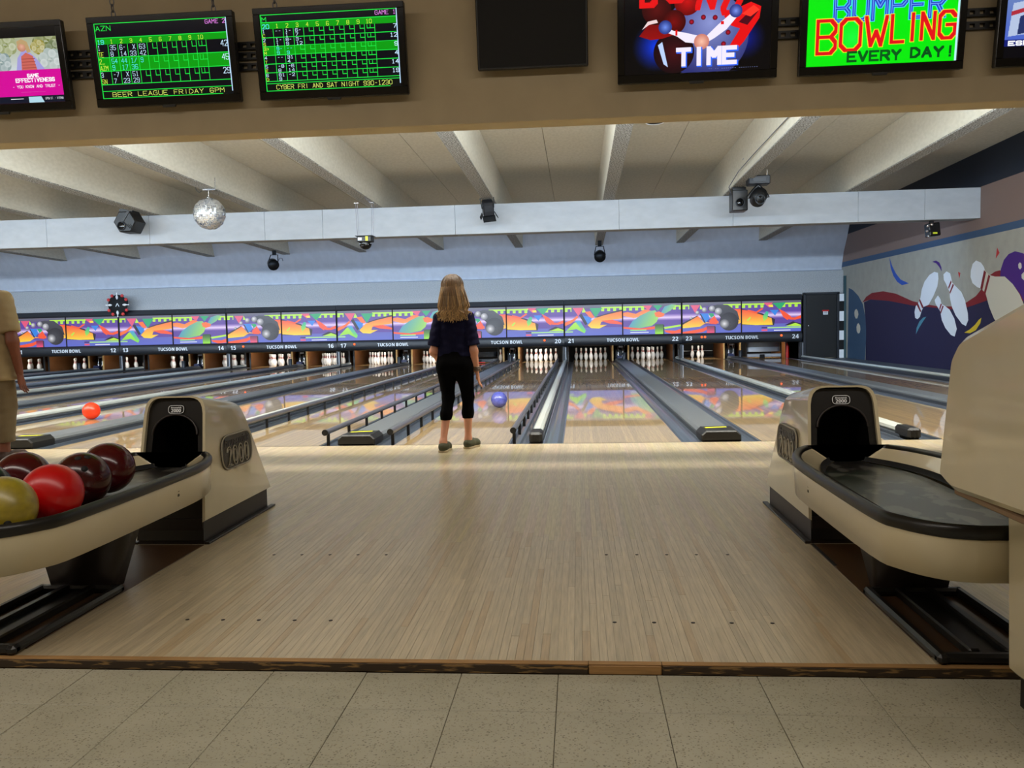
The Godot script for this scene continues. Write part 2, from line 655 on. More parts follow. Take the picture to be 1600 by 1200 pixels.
func mural(wall: Node3D):
	# painted fields on the wall, each a thin film of paint; outlines in cm of (distance down the lane, height)
	var paint := func(called: String, outline: String, c: Color, level: int):
		var s := begin()
		# local x axis = -z (down the lane), y up: (-z) x y = +x, so start further from the wall
		prism(s, pv(outline), Vector3(WALL_X - 0.0012 * level, 0, 0), Vector3(0, 0, -1), Vector3(0, 1, 0), 0.0012 * level + 0.002)
		part(called, s, mat("paint_%s" % c.to_html(false), c, 0.75), wall)
	var navy := Color(0.115, 0.10, 0.24)
	var white := Color(0.86, 0.87, 0.89)
	var cream := Color(0.76, 0.73, 0.66)
	var red := Color(0.48, 0.09, 0.12)
	var purple := Color(0.26, 0.10, 0.44)
	paint.call("painted_top_band", "-600,352 2000,342 2000,430 -600,430", Color(0.085, 0.11, 0.16), 1)
	paint.call("painted_tan_band", "-600,266 2000,270 2000,342 -600,352", Color(0.50, 0.41, 0.37), 1)
	paint.call("painted_blue_stripe", "-600,254 2000,256 2000,270 -600,266", Color(0.22, 0.31, 0.42), 2)
	paint.call("painted_field", "-600,125 500,125 834,138 876,132 928,125 997,123 1098,130 1192,136 1328,150 1461,158 1509,152 1501,122 1493,64 1494,-4 -600,-4", navy, 1)
	paint.call("painted_red_crest", "1521,152 1491,166 1450,174 1371,175 1288,166 1192,146 1139,139 1058,131 997,129 928,135 889,146 864,160 835,182 818,187 801,188 600,150 600,124 834,138 876,132 928,125 997,123 1098,130 1192,136 1328,150 1461,158", red, 2)
	paint.call("painted_ball", "1633,195 1599,188 1553,170 1519,148 1498,114 1492,81 1492,56 1500,-3 1640,-3", Color(0.20, 0.30, 0.40), 3)
	paint.call("painted_hole", "1568,136 1555,130 1551,121 1559,111 1572,110 1581,117 1584,126 1579,133", cream, 4)
	paint.call("painted_hole", "1550,98 1537,91 1534,81 1540,72 1553,70 1563,76 1566,87 1560,95", cream, 4)
	paint.call("painted_ball", "750,217 726,212 701,202 681,182 675,162 689,139 713,125 729,143 756,162 783,176 799,176 797,190 787,205 771,214", purple, 3)
	paint.call("painted_hole", "733,197 728,194 727,188 732,185 737,188 738,194", cream, 4)
	paint.call("painted_hole", "720,180 715,176 714,169 719,166 726,170 727,176", cream, 4)
	paint.call("painted_pin", "1075,203 1058,200 1055,188 1060,172 1078,153 1102,135 1129,131 1139,122 1147,110 1160,105 1172,108 1176,121 1170,133 1154,142 1144,152 1138,169 1124,185 1099,198", white, 5)
	paint.call("painted_pin", "1016,200 1001,195 995,185 992,177 974,168 950,156 933,138 921,114 919,101 928,90 944,94 972,111 990,129 999,147 1000,158 1017,175 1028,184 1030,195", white, 5)
	paint.call("painted_pin", "1056,153 1044,145 1039,135 1023,131 1001,123 979,105 967,84 976,69 992,72 1018,86 1035,102 1043,120 1066,136 1071,144", white, 5)
	paint.call("painted_pin", "890,212 872,207 861,199 856,192 862,177 872,160 883,162 903,171 911,183 910,195 903,207", white, 5)
	paint.call("painted_pin", "856,192 838,182 817,178 783,176 756,162 732,143 708,113 697,97 722,84 758,79 794,86 818,103 836,124 851,150 871,160 862,177", cream, 5)
	for t in ["1152,146 1147,149 1127,131 1134,128", "1165,137 1158,141 1139,122 1144,120", "1007,168 995,181 992,177 1004,164", "1000,158 986,174 981,171 998,154", "1048,126 1041,136 1036,134 1045,122", "1043,118 1032,132 1027,130 1040,115", "871,160 858,192 850,188 863,156", "857,151 841,183 834,180 851,148"]:
		paint.call("painted_neck_band", t, red, 6)
	paint.call("painted_streak", "1330,253 1314,233 1289,213 1259,197 1210,186 1251,184 1280,193 1304,208 1322,228", Color(0.15, 0.31, 0.66), 2)
	paint.call("painted_streak", "1086,225 1068,226 1052,221 1042,211 1040,202 1052,212 1066,220", purple, 2)
	paint.call("painted_fleck", "965,196 955,193 959,183", Color(0.70, 0.16, 0.16), 2)
	paint.call("painted_fleck", "812,229 803,219 816,210", Color(0.70, 0.16, 0.16), 2)
	paint.call("painted_streak", "1113,110 1130,100 1151,86 1168,72 1164,86 1149,100 1130,108", Color(0.30, 0.53, 0.60), 3)
	paint.call("painted_streak", "866,105 870,95 887,82 910,76 934,77 912,83 891,92 876,101", Color(0.80, 0.68, 0.13), 3)

# ---------------------------------------------------------------- approach
func build_approach():
	var ap := struct("floor", "worn pale maple approach of narrow boards behind the foul line")
	var bw := 0.0269
	# near boards, each a piece of its own
	var unit := []
	for v in 2:
		var s := begin()
		box(s, Vector3(0, -0.01, 0), Vector3(bw - 0.0003 - 0.0005 * v, 0.02, 1.0), 0.0003)
		unit.append(finish(s))
	var r2 := RandomNumberGenerator.new()
	r2.seed = 11
	var n0 := -71
	var n1 := 56
	var ends := {}
	for i in range(n0, n1):
		var x := i * bw
		var z_end := 4.955
		var stop := 3.25 + r2.randf() * 0.25
		ends[i] = stop
		var cut := 4.75 - r2.randf() * 1.2
		for seg in [[z_end, cut], [cut - 0.0012, stop]]:
			var ln: float = seg[0] - seg[1]
			var o := part("board", unit[r2.randi() % 2], M["approach_wood_%d" % (r2.randi() % 6)], ap, Transform3D(Basis.from_scale(Vector3(1, 1, ln)), Vector3(x, 0.0003 * r2.randf(), (seg[0] + seg[1]) / 2)))
			o.name = "board"
	# the other boards
	var w := Color(0.80, 0.735, 0.61)
	var far := begin()
	for i in range(-640, 278):
		var z: float = 4.955
		if i >= n0 and i < n1:
			z = ends[i] - 0.0012
		while z > 0.02:
			var ln := minf(z - 0.01, 0.5 + r2.randf() * 1.6)
			if z - ln < 0.3:
				ln = z - 0.012
			var t := 0.94 + 0.085 * r2.randf()
			var c := Color(w.r * t, w.g * t * (0.97 + 0.04 * r2.randf()), w.b * t * (0.93 + 0.09 * r2.randf()))
			far.set_color(c.srgb_to_linear())
			plank(far, i * bw, z, z - ln, bw, 0.0002)
			z -= ln + 0.001
	part("board_field", far, M.approach_wood_far, ap).set_meta("kind", "stuff")
	# bed under the boards
	var s := begin()
	box(s, Vector3(-6.2, -0.075, 2.48), Vector3(28.0, 0.105, 4.94))
	part("bed", s, M.dark_wood, ap)
	# nosing in three lengths
	var ed := struct("trim_4", "worn wooden edge strip along the front of the approach")
	for q in [[-20.0, 0.165, "worn_edge"], [0.167, 0.392, "fresh_edge"], [0.394, 7.5, "worn_edge"]]:
		s = begin()
		box(s, Vector3((q[0] + q[1]) / 2, -0.019, 4.968), Vector3(q[1] - q[0], 0.031, 0.024), 0.003)
		part("edge_strip", s, M[q[2]], ed)
		s = begin()
		box(s, Vector3((q[0] + q[1]) / 2, -0.0015, 4.967), Vector3(q[1] - q[0], 0.004, 0.025), 0.001)
		part("edge_cap", s, M.fresh_edge, ed)
	# brown floor panels that mostly paint the shadow under the ball returns
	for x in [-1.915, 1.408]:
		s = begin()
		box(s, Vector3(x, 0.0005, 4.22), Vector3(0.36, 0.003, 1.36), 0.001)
		part("rack_shade_panel", s, M.dark_wood, ap)
	s = begin()
	box(s, Vector3(1.238, 0.002, 3.72), Vector3(0.014, 0.003, 0.36))
	part("panel_slot", s, M.matt_black, ap)
	# guide dots
	var ds := begin()
	lathe(ds, PackedVector2Array([Vector2(0.0075, 0), Vector2(0.0075, 0.0012), Vector2(0, 0.0012)]), 12)
	var dm := finish(ds)
	for zz in [4.608, 3.722]:
		for x in [-1.31, -1.174, -1.038, -0.903, -0.768, 0.263, 0.402, 0.538, 0.672, 0.812]:
			part("guide_dot", dm, mat("dot_brown", Color(0.10, 0.06, 0.04), 0.5), ap, Transform3D(Basis.IDENTITY, Vector3(x, 0.0003, zz)))

func plank(s: SurfaceTool, x: float, z0: float, z1: float, w: float, gap: float):
	var h := w / 2 - gap
	var a := Vector3(x - h, 0, z0)
	var b := Vector3(x + h, 0, z0)
	var c := Vector3(x + h, 0, z1)
	var d := Vector3(x - h, 0, z1)
	var dn := Vector3(0, -0.004, 0)
	s.set_smooth_group(-1)
	poly(s, [a, b, c, d])
	poly(s, [a + dn, a, d, d + dn])
	poly(s, [b, b + dn, c + dn, c])

# ---------------------------------------------------------------- lanes
func lane_x(n: int) -> float:
	var j := floori((n - 21) / 2.0)
	return LANE_W / 2 + j * PITCH + (LANE_W + GAP_WIDE if n % 2 == 0 else 0.0)

func gutter_shape(w: float) -> ArrayMesh:
	# open half-round trough along z, with a flat lip on either side
	var s := begin()
	var inner := PackedVector2Array()
	var outer := PackedVector2Array()
	var r := w / 2 - 0.012
	inner.append(Vector2(-w / 2, -0.003))
	for i in 11:
		var a := PI + PI * i / 10.0
		inner.append(Vector2(r * cos(a), -0.006 + r * 0.82 * sin(a)))
	inner.append(Vector2(w / 2, -0.003))
	outer.append(Vector2(w / 2, -0.11))
	outer.append(Vector2(-w / 2, -0.11))
	inner.append_array(outer)
	prism(s, inner, Vector3(0, 0, -19.3), Vector3(1, 0, 0), Vector3(0, 1, 0), 19.28)
	return finish(s)

func build_lanes():
	var bw := LANE_W / 39.0
	var g_w := 0.187
	var gm := gutter_shape(g_w)
	for n in range(9, 25):
		var x := lane_x(n)
		var o := thing("bowling_lane", "glossy maple bowling lane", "bowling lane", Vector3(x, 0, 0), "glossy maple lanes side by side")
		o.set_meta("label", "glossy maple bowling lane under the number %s" % say(n))
		var r3 := RandomNumberGenerator.new()
		r3.seed = 100 + n
		var s := begin()
		for i in 39:
			var z := -0.004
			while z > -19.29:
				var ln := minf(z + 19.3, 1.2 + r3.randf() * 2.2)
				var t := 0.88 + 0.14 * r3.randf()
				var c := Color(0.735 * t, 0.625 * t, 0.435 * t)
				if z < -4.6:
					c = Color(0.75 * t, 0.605 * t, 0.405 * t)
				s.set_color(c.srgb_to_linear())
				plank(s, (i - 19) * bw, z, z - ln, bw, 0.0002)
				z -= ln
		part("board_field", s, M.lane_wood, o).set_meta("kind", "stuff")
		s = begin()
		box(s, Vector3(0, -0.06, -9.65), Vector3(LANE_W, 0.11, 19.28))
		part("lane_bed", s, M.dark_wood, o)
		for side in [-1.0, 1.0]:
			var where := "left" if side < 0 else "right"
			var gt := MeshInstance3D.new()
			gt.name = numbered("gutter")
			gt.mesh = gm
			gt.material_override = M.gutter
			gt.position = Vector3(x + side * (LANE_W / 2 + g_w / 2 + 0.002), 0, 0)
			add_child(gt)
			tag(gt, "dark grey gutter along the %s side of lane %s" % [where, say(n)], "gutter", "gutters beside the lanes")
	# cappings: narrow rails between pairs, wide flat ones inside a pair
	for n in range(9, 25):
		var x := lane_x(n) + LANE_W / 2
		var o: Node3D
		if n % 2 == 1:
			x += GAP_WIDE / 2
			o = thing("lane_capping", "wide flat grey capping between lane %s and lane %s with black end block" % [say(n), say(n + 1)], "capping", Vector3(x, 0, 0), "wide cappings")
			var s := begin()
			prism(s, PackedVector2Array([Vector2(-0.16, -0.1), Vector2(0.16, -0.1), Vector2(0.16, 0.05), Vector2(0.135, 0.072), Vector2(-0.135, 0.072), Vector2(-0.16, 0.05)]), Vector3(0, 0, -17.9), Vector3(1, 0, 0), Vector3(0, 1, 0), 17.76)
			part("cover", s, M.capping, o)
			s = begin()
			box(s, Vector3(-0.162, -0.012, -9.05), Vector3(0.006, 0.09, 17.8))
			box(s, Vector3(0.162, -0.012, -9.05), Vector3(0.006, 0.09, 17.8))
			part("side_strip", s, M.cap_side, o)
			s = begin()
			prism(s, PackedVector2Array([Vector2(-0.175, 0.002), Vector2(0.175, 0.002), Vector2(0.175, 0.06), Vector2(0.135, 0.098), Vector2(-0.135, 0.098), Vector2(-0.175, 0.06)]), Vector3(0, 0, -0.36), Vector3(1, 0, 0), Vector3(0, 1, 0), 0.36, 0.012)
			part("end_block", s, M.black_plastic, o)
			s = begin()
			prism(s, PackedVector2Array([Vector2(-0.11, 0.0), Vector2(0.09, 0.05), Vector2(0.09, 0.10), Vector2(-0.11, 0.06)]), Vector3(0, 0.0985, -0.20), Vector3(1, 0, 0), Vector3(0, 0, -1), 0.001)
			part("yellow_sticker", s, M.yellow_label, o)
			s = begin()
			lathe(s, PackedVector2Array([Vector2(0.06, 0), Vector2(0.06, 0.19), Vector2(0.05, 0.2), Vector2(0, 0.2)]), 14, Transform3D(Basis.IDENTITY, Vector3(0.06, 0.07, -17.0)))
			part("end_post", s, M.mask_grey, o)
		elif n < 24:
			x += GAP_NARROW / 2
			o = thing("lane_capping", "narrow raised rail between lane %s and lane %s" % [say(n), say(n + 1)], "capping", Vector3(x, 0, 0), "narrow rails between lane pairs")
			var s := begin()
			box(s, Vector3(0, -0.03, -9.0), Vector3(0.118, 0.12, 17.6), 0.01)
			part("base_rail", s, M.cap_side, o)
			s = begin()
			box(s, Vector3(0, 0.062, -9.05), Vector3(0.094, 0.07, 17.5), 0.022)
			part("top_rail", s, M.pale_rail, o)
			s = begin()
			box(s, Vector3(0, 0.052, -0.15), Vector3(0.116, 0.1, 0.32), 0.02)
			for i in 3:
				box(s, Vector3(-0.032 + 0.032 * i, 0.05, 0.012), Vector3(0.014, 0.07, 0.012), 0.003)
			part("end_block", s, M.black_plastic, o)
	# ledge along the right wall
	var xr := lane_x(24) + LANE_W / 2 + 0.19
	var s := begin()
	box(s, Vector3((xr + WALL_X) / 2 + 0.06, -0.04, -8.3), Vector3(WALL_X - xr - 0.14, 0.12, 16.4), 0.01)
	struct("trim_5", "flat grey ledge between the last gutter and the mural wall", s, M.capping)
	var ru := thing("edge_rail", "pale round rail along the last gutter below the mural wall", "rail", Vector3(xr + 0.07, 0, 0))
	s = begin()
	box(s, Vector3(0, 0.0, -8.3), Vector3(0.10, 0.12, 16.4), 0.01)
	part("base_rail", s, M.cap_side, ru)
	s = begin()
	box(s, Vector3(0, 0.082, -8.35), Vector3(0.08, 0.055, 16.3), 0.022)
	part("top_rail", s, M.pale_rail, ru)
	# bumper rails of lanes 19 and 20
	var ps := begin()
	box(ps, Vector3(0, 0.035, 0), Vector3(0.03, 0.13, 0.016), 0.003)
	var pm := finish(ps)
	for q in [[19, -1], [19, 1], [20, -1], [20, 1]]:
		var x: float = lane_x(q[0]) + q[1] * (LANE_W / 2 + 0.045)
		var o := thing("bumper_rail", "raised bumper rail on posts along the %s edge of lane %s" % ["left" if q[1] < 0 else "right", say(q[0])], "bumper rail", Vector3(x, 0, 0), "raised bumper rails")
		s = begin()
		tube(s, [Vector3(0, 0.115, -0.06), Vector3(0, 0.115, -17.2)], 0.026, 12)
		part("rail", s, M.rail_grey, o)
		s = begin()
		tube(s, [Vector3(0, 0.115, -0.055), Vector3(0, 0.115, -0.075)], 0.029, 12)
		part("end_cap", s, M.black_plastic, o)
		for i in 24:
			part("post", pm, M.black_plastic, o, Transform3D(Basis.IDENTITY, Vector3(0, 0, -0.16 - 0.72 * i)))

# ---------------------------------------------------------------- drawing flat print into pictures
const GLYPH := {
	"A": "06 20 46/14 34", "B": "00 06 36 45 44 33 03/00 30 41 42 33", "C": "41 30 10 01 05 16 36 45", "D": "00 06 26 44 42 20 00", "E": "40 00 06 46/03 33",
	"F": "40 00 06/03 33", "G": "41 30 10 01 05 16 36 45 43 23", "H": "00 06/40 46/03 43", "I": "20 26", "J": "40 45 36 16 05", "K": "00 06/40 03 46", "L": "00 06 46",
	"M": "06 00 23 40 46", "N": "06 00 46 40", "O": "10 30 41 45 36 16 05 01 10", "P": "06 00 30 41 42 33 03", "Q": "10 30 41 45 36 16 05 01 10/34 46", "R": "06 00 30 41 42 33 03/23 46",
	"S": "41 30 10 01 02 13 33 44 45 36 16 05", "T": "00 40/20 26", "U": "00 05 16 36 45 40", "V": "00 26 40", "W": "00 16 23 36 40", "X": "00 46/40 06", "Y": "00 23 40/23 26", "Z": "00 40 06 46",
	"0": "10 30 41 45 36 16 05 01 10", "1": "11 20 26/16 36", "2": "01 10 30 41 42 06 46", "3": "01 10 30 41 42 33 44 45 36 16 05/33 13", "4": "36 30 04 44", "5": "40 00 03 33 44 45 36 16 05",
	"6": "41 30 10 01 05 16 36 45 44 33 03", "7": "00 40 16", "8": "13 02 01 10 30 41 42 33 13 04 05 16 36 45 44 33", "9": "43 13 02 01 10 30 41 45 36 16 05", "-": "13 33", "!": "20 24/26 26", "/": "06 40", "_": "06 46", ".": "26 26", ">": "11 33 15",
}

func cv(w: int, h: int, c: Color) -> Image:
	var im := Image.create_empty(w, h, false, Image.FORMAT_RGB8)
	im.fill(c)
	return im

func cv_poly(im: Image, t: String, c0: Color, c1 := Color(0, 0, 0, 0), across := false):
	# outline in hundredths of the picture's width and height; c0 to c1 from top to bottom (or left to right)
	var w := im.get_width()
	var h := im.get_height()
	var p := PackedVector2Array()
	var lo := Vector2(1e9, 1e9)
	var hi := -lo
	for v in pv(t):
		var q := Vector2(v.x * w, v.y * h)
		p.append(q)
		lo = lo.min(q)
		hi = hi.max(q)
	var plain_ := c1.a == 0.0
	for y in range(maxi(0, int(lo.y)), mini(h, int(hi.y) + 1)):
		var xs := []
		for i in p.size():
			var a := p[i]
			var b := p[(i + 1) % p.size()]
			if (a.y <= y + 0.5) != (b.y <= y + 0.5):
				xs.append(a.x + (y + 0.5 - a.y) / (b.y - a.y) * (b.x - a.x))
		xs.sort()
		for k in range(0, xs.size() - 1, 2):
			var x0 := clampi(roundi(xs[k]), 0, w)
			var x1 := clampi(roundi(xs[k + 1]), 0, w)
			if x1 <= x0:
				continue
			if plain_ or not across:
				im.fill_rect(Rect2i(x0, y, x1 - x0, 1), c0 if plain_ else c0.lerp(c1, clampf((y - lo.y) / (hi.y - lo.y), 0, 1)))
			else:
				for x in range(x0, x1):
					im.set_pixel(x, y, c0.lerp(c1, clampf(((x - lo.x) + (y - lo.y) * 0.6) / (hi.x - lo.x + (hi.y - lo.y) * 0.6), 0, 1)))

func cv_disc(im: Image, x: float, y: float, r: float, c0: Color, c1: Color, ox := 0.0, oy := 0.0):
	# a shaded printed disc, radius in hundredths of the width
	var w := im.get_width()
	var cx := x * 0.01 * w
	var cy := y * 0.01 * im.get_height()
	var rr := r * 0.01 * w
	for j in range(maxi(0, int(cy - rr)), mini(im.get_height(), int(cy + rr) + 1)):
		for i in range(maxi(0, int(cx - rr)), mini(w, int(cx + rr) + 1)):
			var d := Vector2(i + 0.5 - cx, j + 0.5 - cy) / rr
			if d.length() <= 1.0:
				im.set_pixel(i, j, c0.lerp(c1, clampf((d - Vector2(ox, oy)).length() / (1.0 + Vector2(ox, oy).length() * 0.6), 0, 1)))

func cv_rect(im: Image, x0: float, y0: float, x1: float, y1: float, c: Color):
	var w := im.get_width() * 0.01
	var h := im.get_height() * 0.01
	im.fill_rect(Rect2i(roundi(x0 * w), roundi(y0 * h), maxi(1, roundi((x1 - x0) * w)), maxi(1, roundi((y1 - y0) * h))), c)

func cv_text(im: Image, t: String, x: float, y: float, cw: float, ch: float, c: Color, th := 1.0, gap := 1.35, slant := 0.0):
	# stroke lettering; x, y, glyph size in hundredths; th in pixels
	var w := im.get_width() * 0.01
	var h := im.get_height() * 0.01
	var at := x * w
	for chr in t:
		if GLYPH.has(chr):
			for stroke in GLYPH[chr].split("/"):
				var last := Vector2.INF
				for pr in stroke.split(" "):
					var q := Vector2(at + pr[0].to_int() * cw * w / 4.0, y * h + pr[1].to_int() * ch * h / 6.0)
					q.x += slant * (6 - pr[1].to_int()) * ch * h / 6.0
					if last == Vector2.INF:
						last = q
					var n := maxi(1, ceili(last.distance_to(q) / maxf(0.6, th * 0.3)))
					for i in n + 1:
						var v := last.lerp(q, float(i) / n) - Vector2(th, th) / 2
						im.fill_rect(Rect2i(roundi(v.x), roundi(v.y), maxi(1, roundi(th)), maxi(1, roundi(th))), c)
					last = q
		at += cw * w * gap

func text_mesh(t: String, size: float, depth := 0.006, bold := true) -> TextMesh:
	var f := SystemFont.new()
	f.font_names = PackedStringArray(["Droid Sans"])
	f.font_weight = 800 if bold else 400
	var m := TextMesh.new()
	m.text = t
	m.font = f
	m.font_size = 32
	m.pixel_size = size / 32.0
	m.depth = depth
	m.curve_step = 1.0
	return m

# ---------------------------------------------------------------- picture panels over the pins
func panel_base() -> Image:
	var im := cv(384, 208, Color(0.36, 0.24, 0.62))
	cv_rect(im, 0, 0, 100, 14, Color(0.30, 0.31, 0.36))
	cv_poly(im, "0,0 100,0 100,14 0,14", Color(0.40, 0.41, 0.46), Color(0.34, 0.30, 0.48))
	cv_poly(im, "0,34 100,34 100,46 0,46", Color(0.38, 0.25, 0.64), Color(0.93, 0.84, 0.98))
	cv_poly(im, "0,46 100,46 100,56 0,56", Color(0.93, 0.84, 0.98), Color(0.36, 0.24, 0.62))
	cv_poly(im, "0,74 100,74 100,100 0,100", Color(0.38, 0.40, 0.75), Color(0.36, 0.42, 0.80))
	return im

func checkers(im: Image, x0: float, x1: float):
	var lime := Color(0.74, 0.95, 0.25)
	var x := x0
	var i := 0
	while x < x1:
		var e := minf(x + 5.2, x1)
		cv_rect(im, x, 7 if i % 2 else 7, e, 12, lime)
		if i % 2 == 0:
			cv_rect(im, x, 7, e, 21, lime)
			cv_rect(im, x + 1.0, 11, e - 1.0, 17, Color(0.66, 0.90, 0.30))
		x += 5.2
		i += 1

func art(k: int) -> Image:
	var im := panel_base()
	var orange := Color(1.0, 0.45, 0.16)
	var yellow := Color(1.0, 0.88, 0.18)
	var pink := Color(0.90, 0.33, 0.48)
	var green := Color(0.05, 0.66, 0.42)
	var blue := Color(0.17, 0.52, 0.90)
	var lime := Color(0.72, 0.93, 0.24)
	var dark := Color(0.11, 0.09, 0.15)
	var redo := Color(0.98, 0.33, 0.14)
	if k == 0:
		checkers(im, 0, 12)
		checkers(im, 70, 100)
		cv_poly(im, "14,8 31,8 22,34", pink)
		cv_poly(im, "31,8 36,22 30,22", lime)
		cv_poly(im, "0,66 20,48 26,42 27,46 0,72", dark)
		cv_poly(im, "0,72 14,58 27,44 36,62 46,66 62,62 62,70 40,68 30,79 0,83", orange, yellow)
		cv_poly(im, "30,36 44,36 47,52 40,66 36,64", blue)
		cv_poly(im, "30,38 32,38 40,66 38,67", dark)
		cv_poly(im, "45,36 53,36 55,44 49,50", green)
		cv_poly(im, "46,60 55,44 62,66 58,72 47,70", redo)
		cv_poly(im, "0,95 22,89 36,84 43,78 46,86 34,97 20,100 0,100", redo)
		cv_poly(im, "42,77 55,77 55,100 42,100", Color(0.45, 0.14, 0.28), Color(0.97, 0.33, 0.50))
		cv_poly(im, "55,77 57,80 57,100 55,100", dark)
		cv_poly(im, "78,24 100,24 100,70 88,76 80,60", redo, yellow)
		cv_poly(im, "44,16 60,8 78,10 94,32 98,60 84,50 66,50 58,34 44,26", Color(0.25, 0.26, 0.29), Color(0.16, 0.16, 0.18))
		cv_disc(im, 80, 64, 16, Color(0.30, 0.31, 0.33), Color(0.10, 0.10, 0.12), -0.3, 0.2)
		cv_disc(im, 72, 71, 8, Color(0.93, 0.93, 0.94), Color(0.35, 0.36, 0.38))
		for q in [[15, 50, 2.4], [26, 33, 3.4], [38, 24, 4.4], [51, 21, 5.2], [62, 30, 6.2]]:
			cv_disc(im, q[0], q[1], q[2], Color(0.92, 0.92, 0.94), Color(0.42, 0.43, 0.46), -0.2, -0.2)
		for q in [[82, 66], [89, 70], [83, 78]]:
			cv_disc(im, q[0], q[1], 1.3, Color.BLACK, Color(0.3, 0.3, 0.3))
	elif k == 1:
		checkers(im, 0, 38)
		checkers(im, 68, 100)
		cv_poly(im, "36,6 52,6 46,22", pink)
		cv_poly(im, "44,14 52,12 53,20 47,20", yellow)
		cv_poly(im, "52,8 74,6 64,30", green)
		cv_poly(im, "0,24 34,40 52,56 56,60 54,80 0,76", dark)
		cv_poly(im, "0,27 10,30 32,44 50,56 52,78 24,78 0,74", redo, yellow)
		cv_poly(im, "8,60 14,50 15,54 10,64", lime)
		cv_poly(im, "10,27 24,34 34,22 36,26 24,40 8,32", redo)
		cv_poly(im, "37,66 35,50 41,33 45,36 43,56", Color(0.13, 0.70, 0.66), lime)
		cv_poly(im, "47,30 62,30 56,48", blue)
		cv_poly(im, "62,26 72,36 83,52 77,64 70,54", redo)
		cv_poly(im, "76,52 88,56 100,48 100,58 90,63 80,62", redo)
		cv_poly(im, "72,80 86,68 100,76 100,82", dark)
		cv_poly(im, "74,83 90,73 100,80 100,84", lime)
		cv_rect(im, 42, 85, 100, 89, Color(0.66, 0.90, 0.55))
		cv_rect(im, 54, 94, 82, 97, Color(0.92, 0.92, 0.96))
		cv_rect(im, 33, 84, 43, 89, Color(0.25, 0.18, 0.45))
		cv_rect(im, 33, 92, 43, 98, pink)
	elif k == 2:
		checkers(im, 0, 12)
		checkers(im, 64, 100)
		cv_poly(im, "14,8 33,8 24,36", pink)
		cv_poly(im, "33,8 38,24 30,24", lime)
		cv_poly(im, "44,10 66,10 54,42", green)
		cv_poly(im, "35,22 45,20 52,40 46,44", orange)
		cv_poly(im, "0,56 14,46 22,33 24,40 12,58 0,68", orange)
		cv_poly(im, "2,84 16,58 26,50 36,88 34,92 20,78", lime, Color(0.55, 0.88, 0.25))
		cv_poly(im, "18,52 26,50 37,84 33,90", Color(0.25, 0.62, 0.90), Color(0.50, 0.92, 0.30))
		cv_poly(im, "29,32 47,42 46,52 39,66", blue)
		cv_poly(im, "25,32 30,28 40,62 36,66", dark)
		cv_poly(im, "52,40 96,18 100,18 100,24 60,42", dark)
		cv_poly(im, "40,66 52,44 70,34 100,22 100,46 80,50 64,56 62,66 74,66 60,78 46,76", orange, yellow)
		cv_poly(im, "62,52 84,50 100,60 100,66 78,62", redo)
		cv_rect(im, 0, 85, 14, 89, Color(0.66, 0.90, 0.55))
	else:
		checkers(im, 0, 44)
		checkers(im, 86, 100)
		cv_poly(im, "34,6 50,6 44,24", pink)
		cv_poly(im, "52,6 68,6 60,24", green)
		cv_poly(im, "0,28 8,26 22,32 38,18 50,24 40,38 18,46 0,38", orange, Color(1.0, 0.62, 0.3))
		cv_poly(im, "8,78 16,56 30,38 46,24 56,22 62,40 58,60 50,72 20,82", blue, lime, true)
		cv_poly(im, "64,34 72,10 84,4 92,6 82,24 70,36", blue, lime, true)
		cv_poly(im, "54,30 62,26 72,34 70,42 62,46 56,42", orange)
		cv_poly(im, "0,74 30,80 56,74 54,84 30,86 0,80", redo)
		cv_rect(im, 12, 84, 40, 88, Color(0.60, 0.90, 0.50))
		cv_rect(im, 12, 92, 44, 95, Color(0.88, 0.92, 0.96))
		cv_poly(im, "55,68 69,68 69,100 55,100", Color(0.14, 0.30, 0.12), Color(0.62, 0.95, 0.20))
		cv_poly(im, "69,68 71,72 71,100 69,100", dark)
		cv_poly(im, "70,78 100,70 100,76 72,84", lime)
		cv_poly(im, "71,88 90,90 100,84 100,98 84,100 74,95", redo)
	return im

func picture(s: SurfaceTool, w: float, h: float, d: float):
	# an upright plate whose front carries one whole picture
	s.set_smooth_group(-1)
	var x := w / 2
	var y := h / 2
	poly(s, [Vector3(-x, -y, d), Vector3(x, -y, d), Vector3(x, y, d), Vector3(-x, y, d)], [Vector2(0, 1), Vector2(1, 1), Vector2(1, 0), Vector2(0, 0)])
	var e := [Vector2(0.002, 0.002), Vector2(0.002, 0.002), Vector2(0.002, 0.002), Vector2(0.002, 0.002)]
	poly(s, [Vector3(x, -y, 0), Vector3(-x, -y, 0), Vector3(-x, y, 0), Vector3(x, y, 0)], e)
	poly(s, [Vector3(x, -y, d), Vector3(x, -y, 0), Vector3(x, y, 0), Vector3(x, y, d)], e)
	poly(s, [Vector3(-x, -y, 0), Vector3(-x, -y, d), Vector3(-x, y, d), Vector3(-x, y, 0)], e)
	poly(s, [Vector3(-x, y, d), Vector3(x, y, d), Vector3(x, y, 0), Vector3(-x, y, 0)], e)
	poly(s, [Vector3(-x, -y, 0), Vector3(x, -y, 0), Vector3(x, -y, d), Vector3(-x, -y, d)], e)

func lit_picture(called: String, im: Image, energy: float, rough := 0.25) -> StandardMaterial3D:
	var t := ImageTexture.create_from_image(im)
	var m := StandardMaterial3D.new()
	m.resource_name = called
	m.albedo_color = Color(0.03, 0.03, 0.03)
	m.roughness = rough
	m.emission_enabled = true
	m.emission = Color.WHITE
	m.emission_operator = BaseMaterial3D.EMISSION_OP_MULTIPLY
	m.emission_texture = t
	m.emission_energy_multiplier = energy
	return m

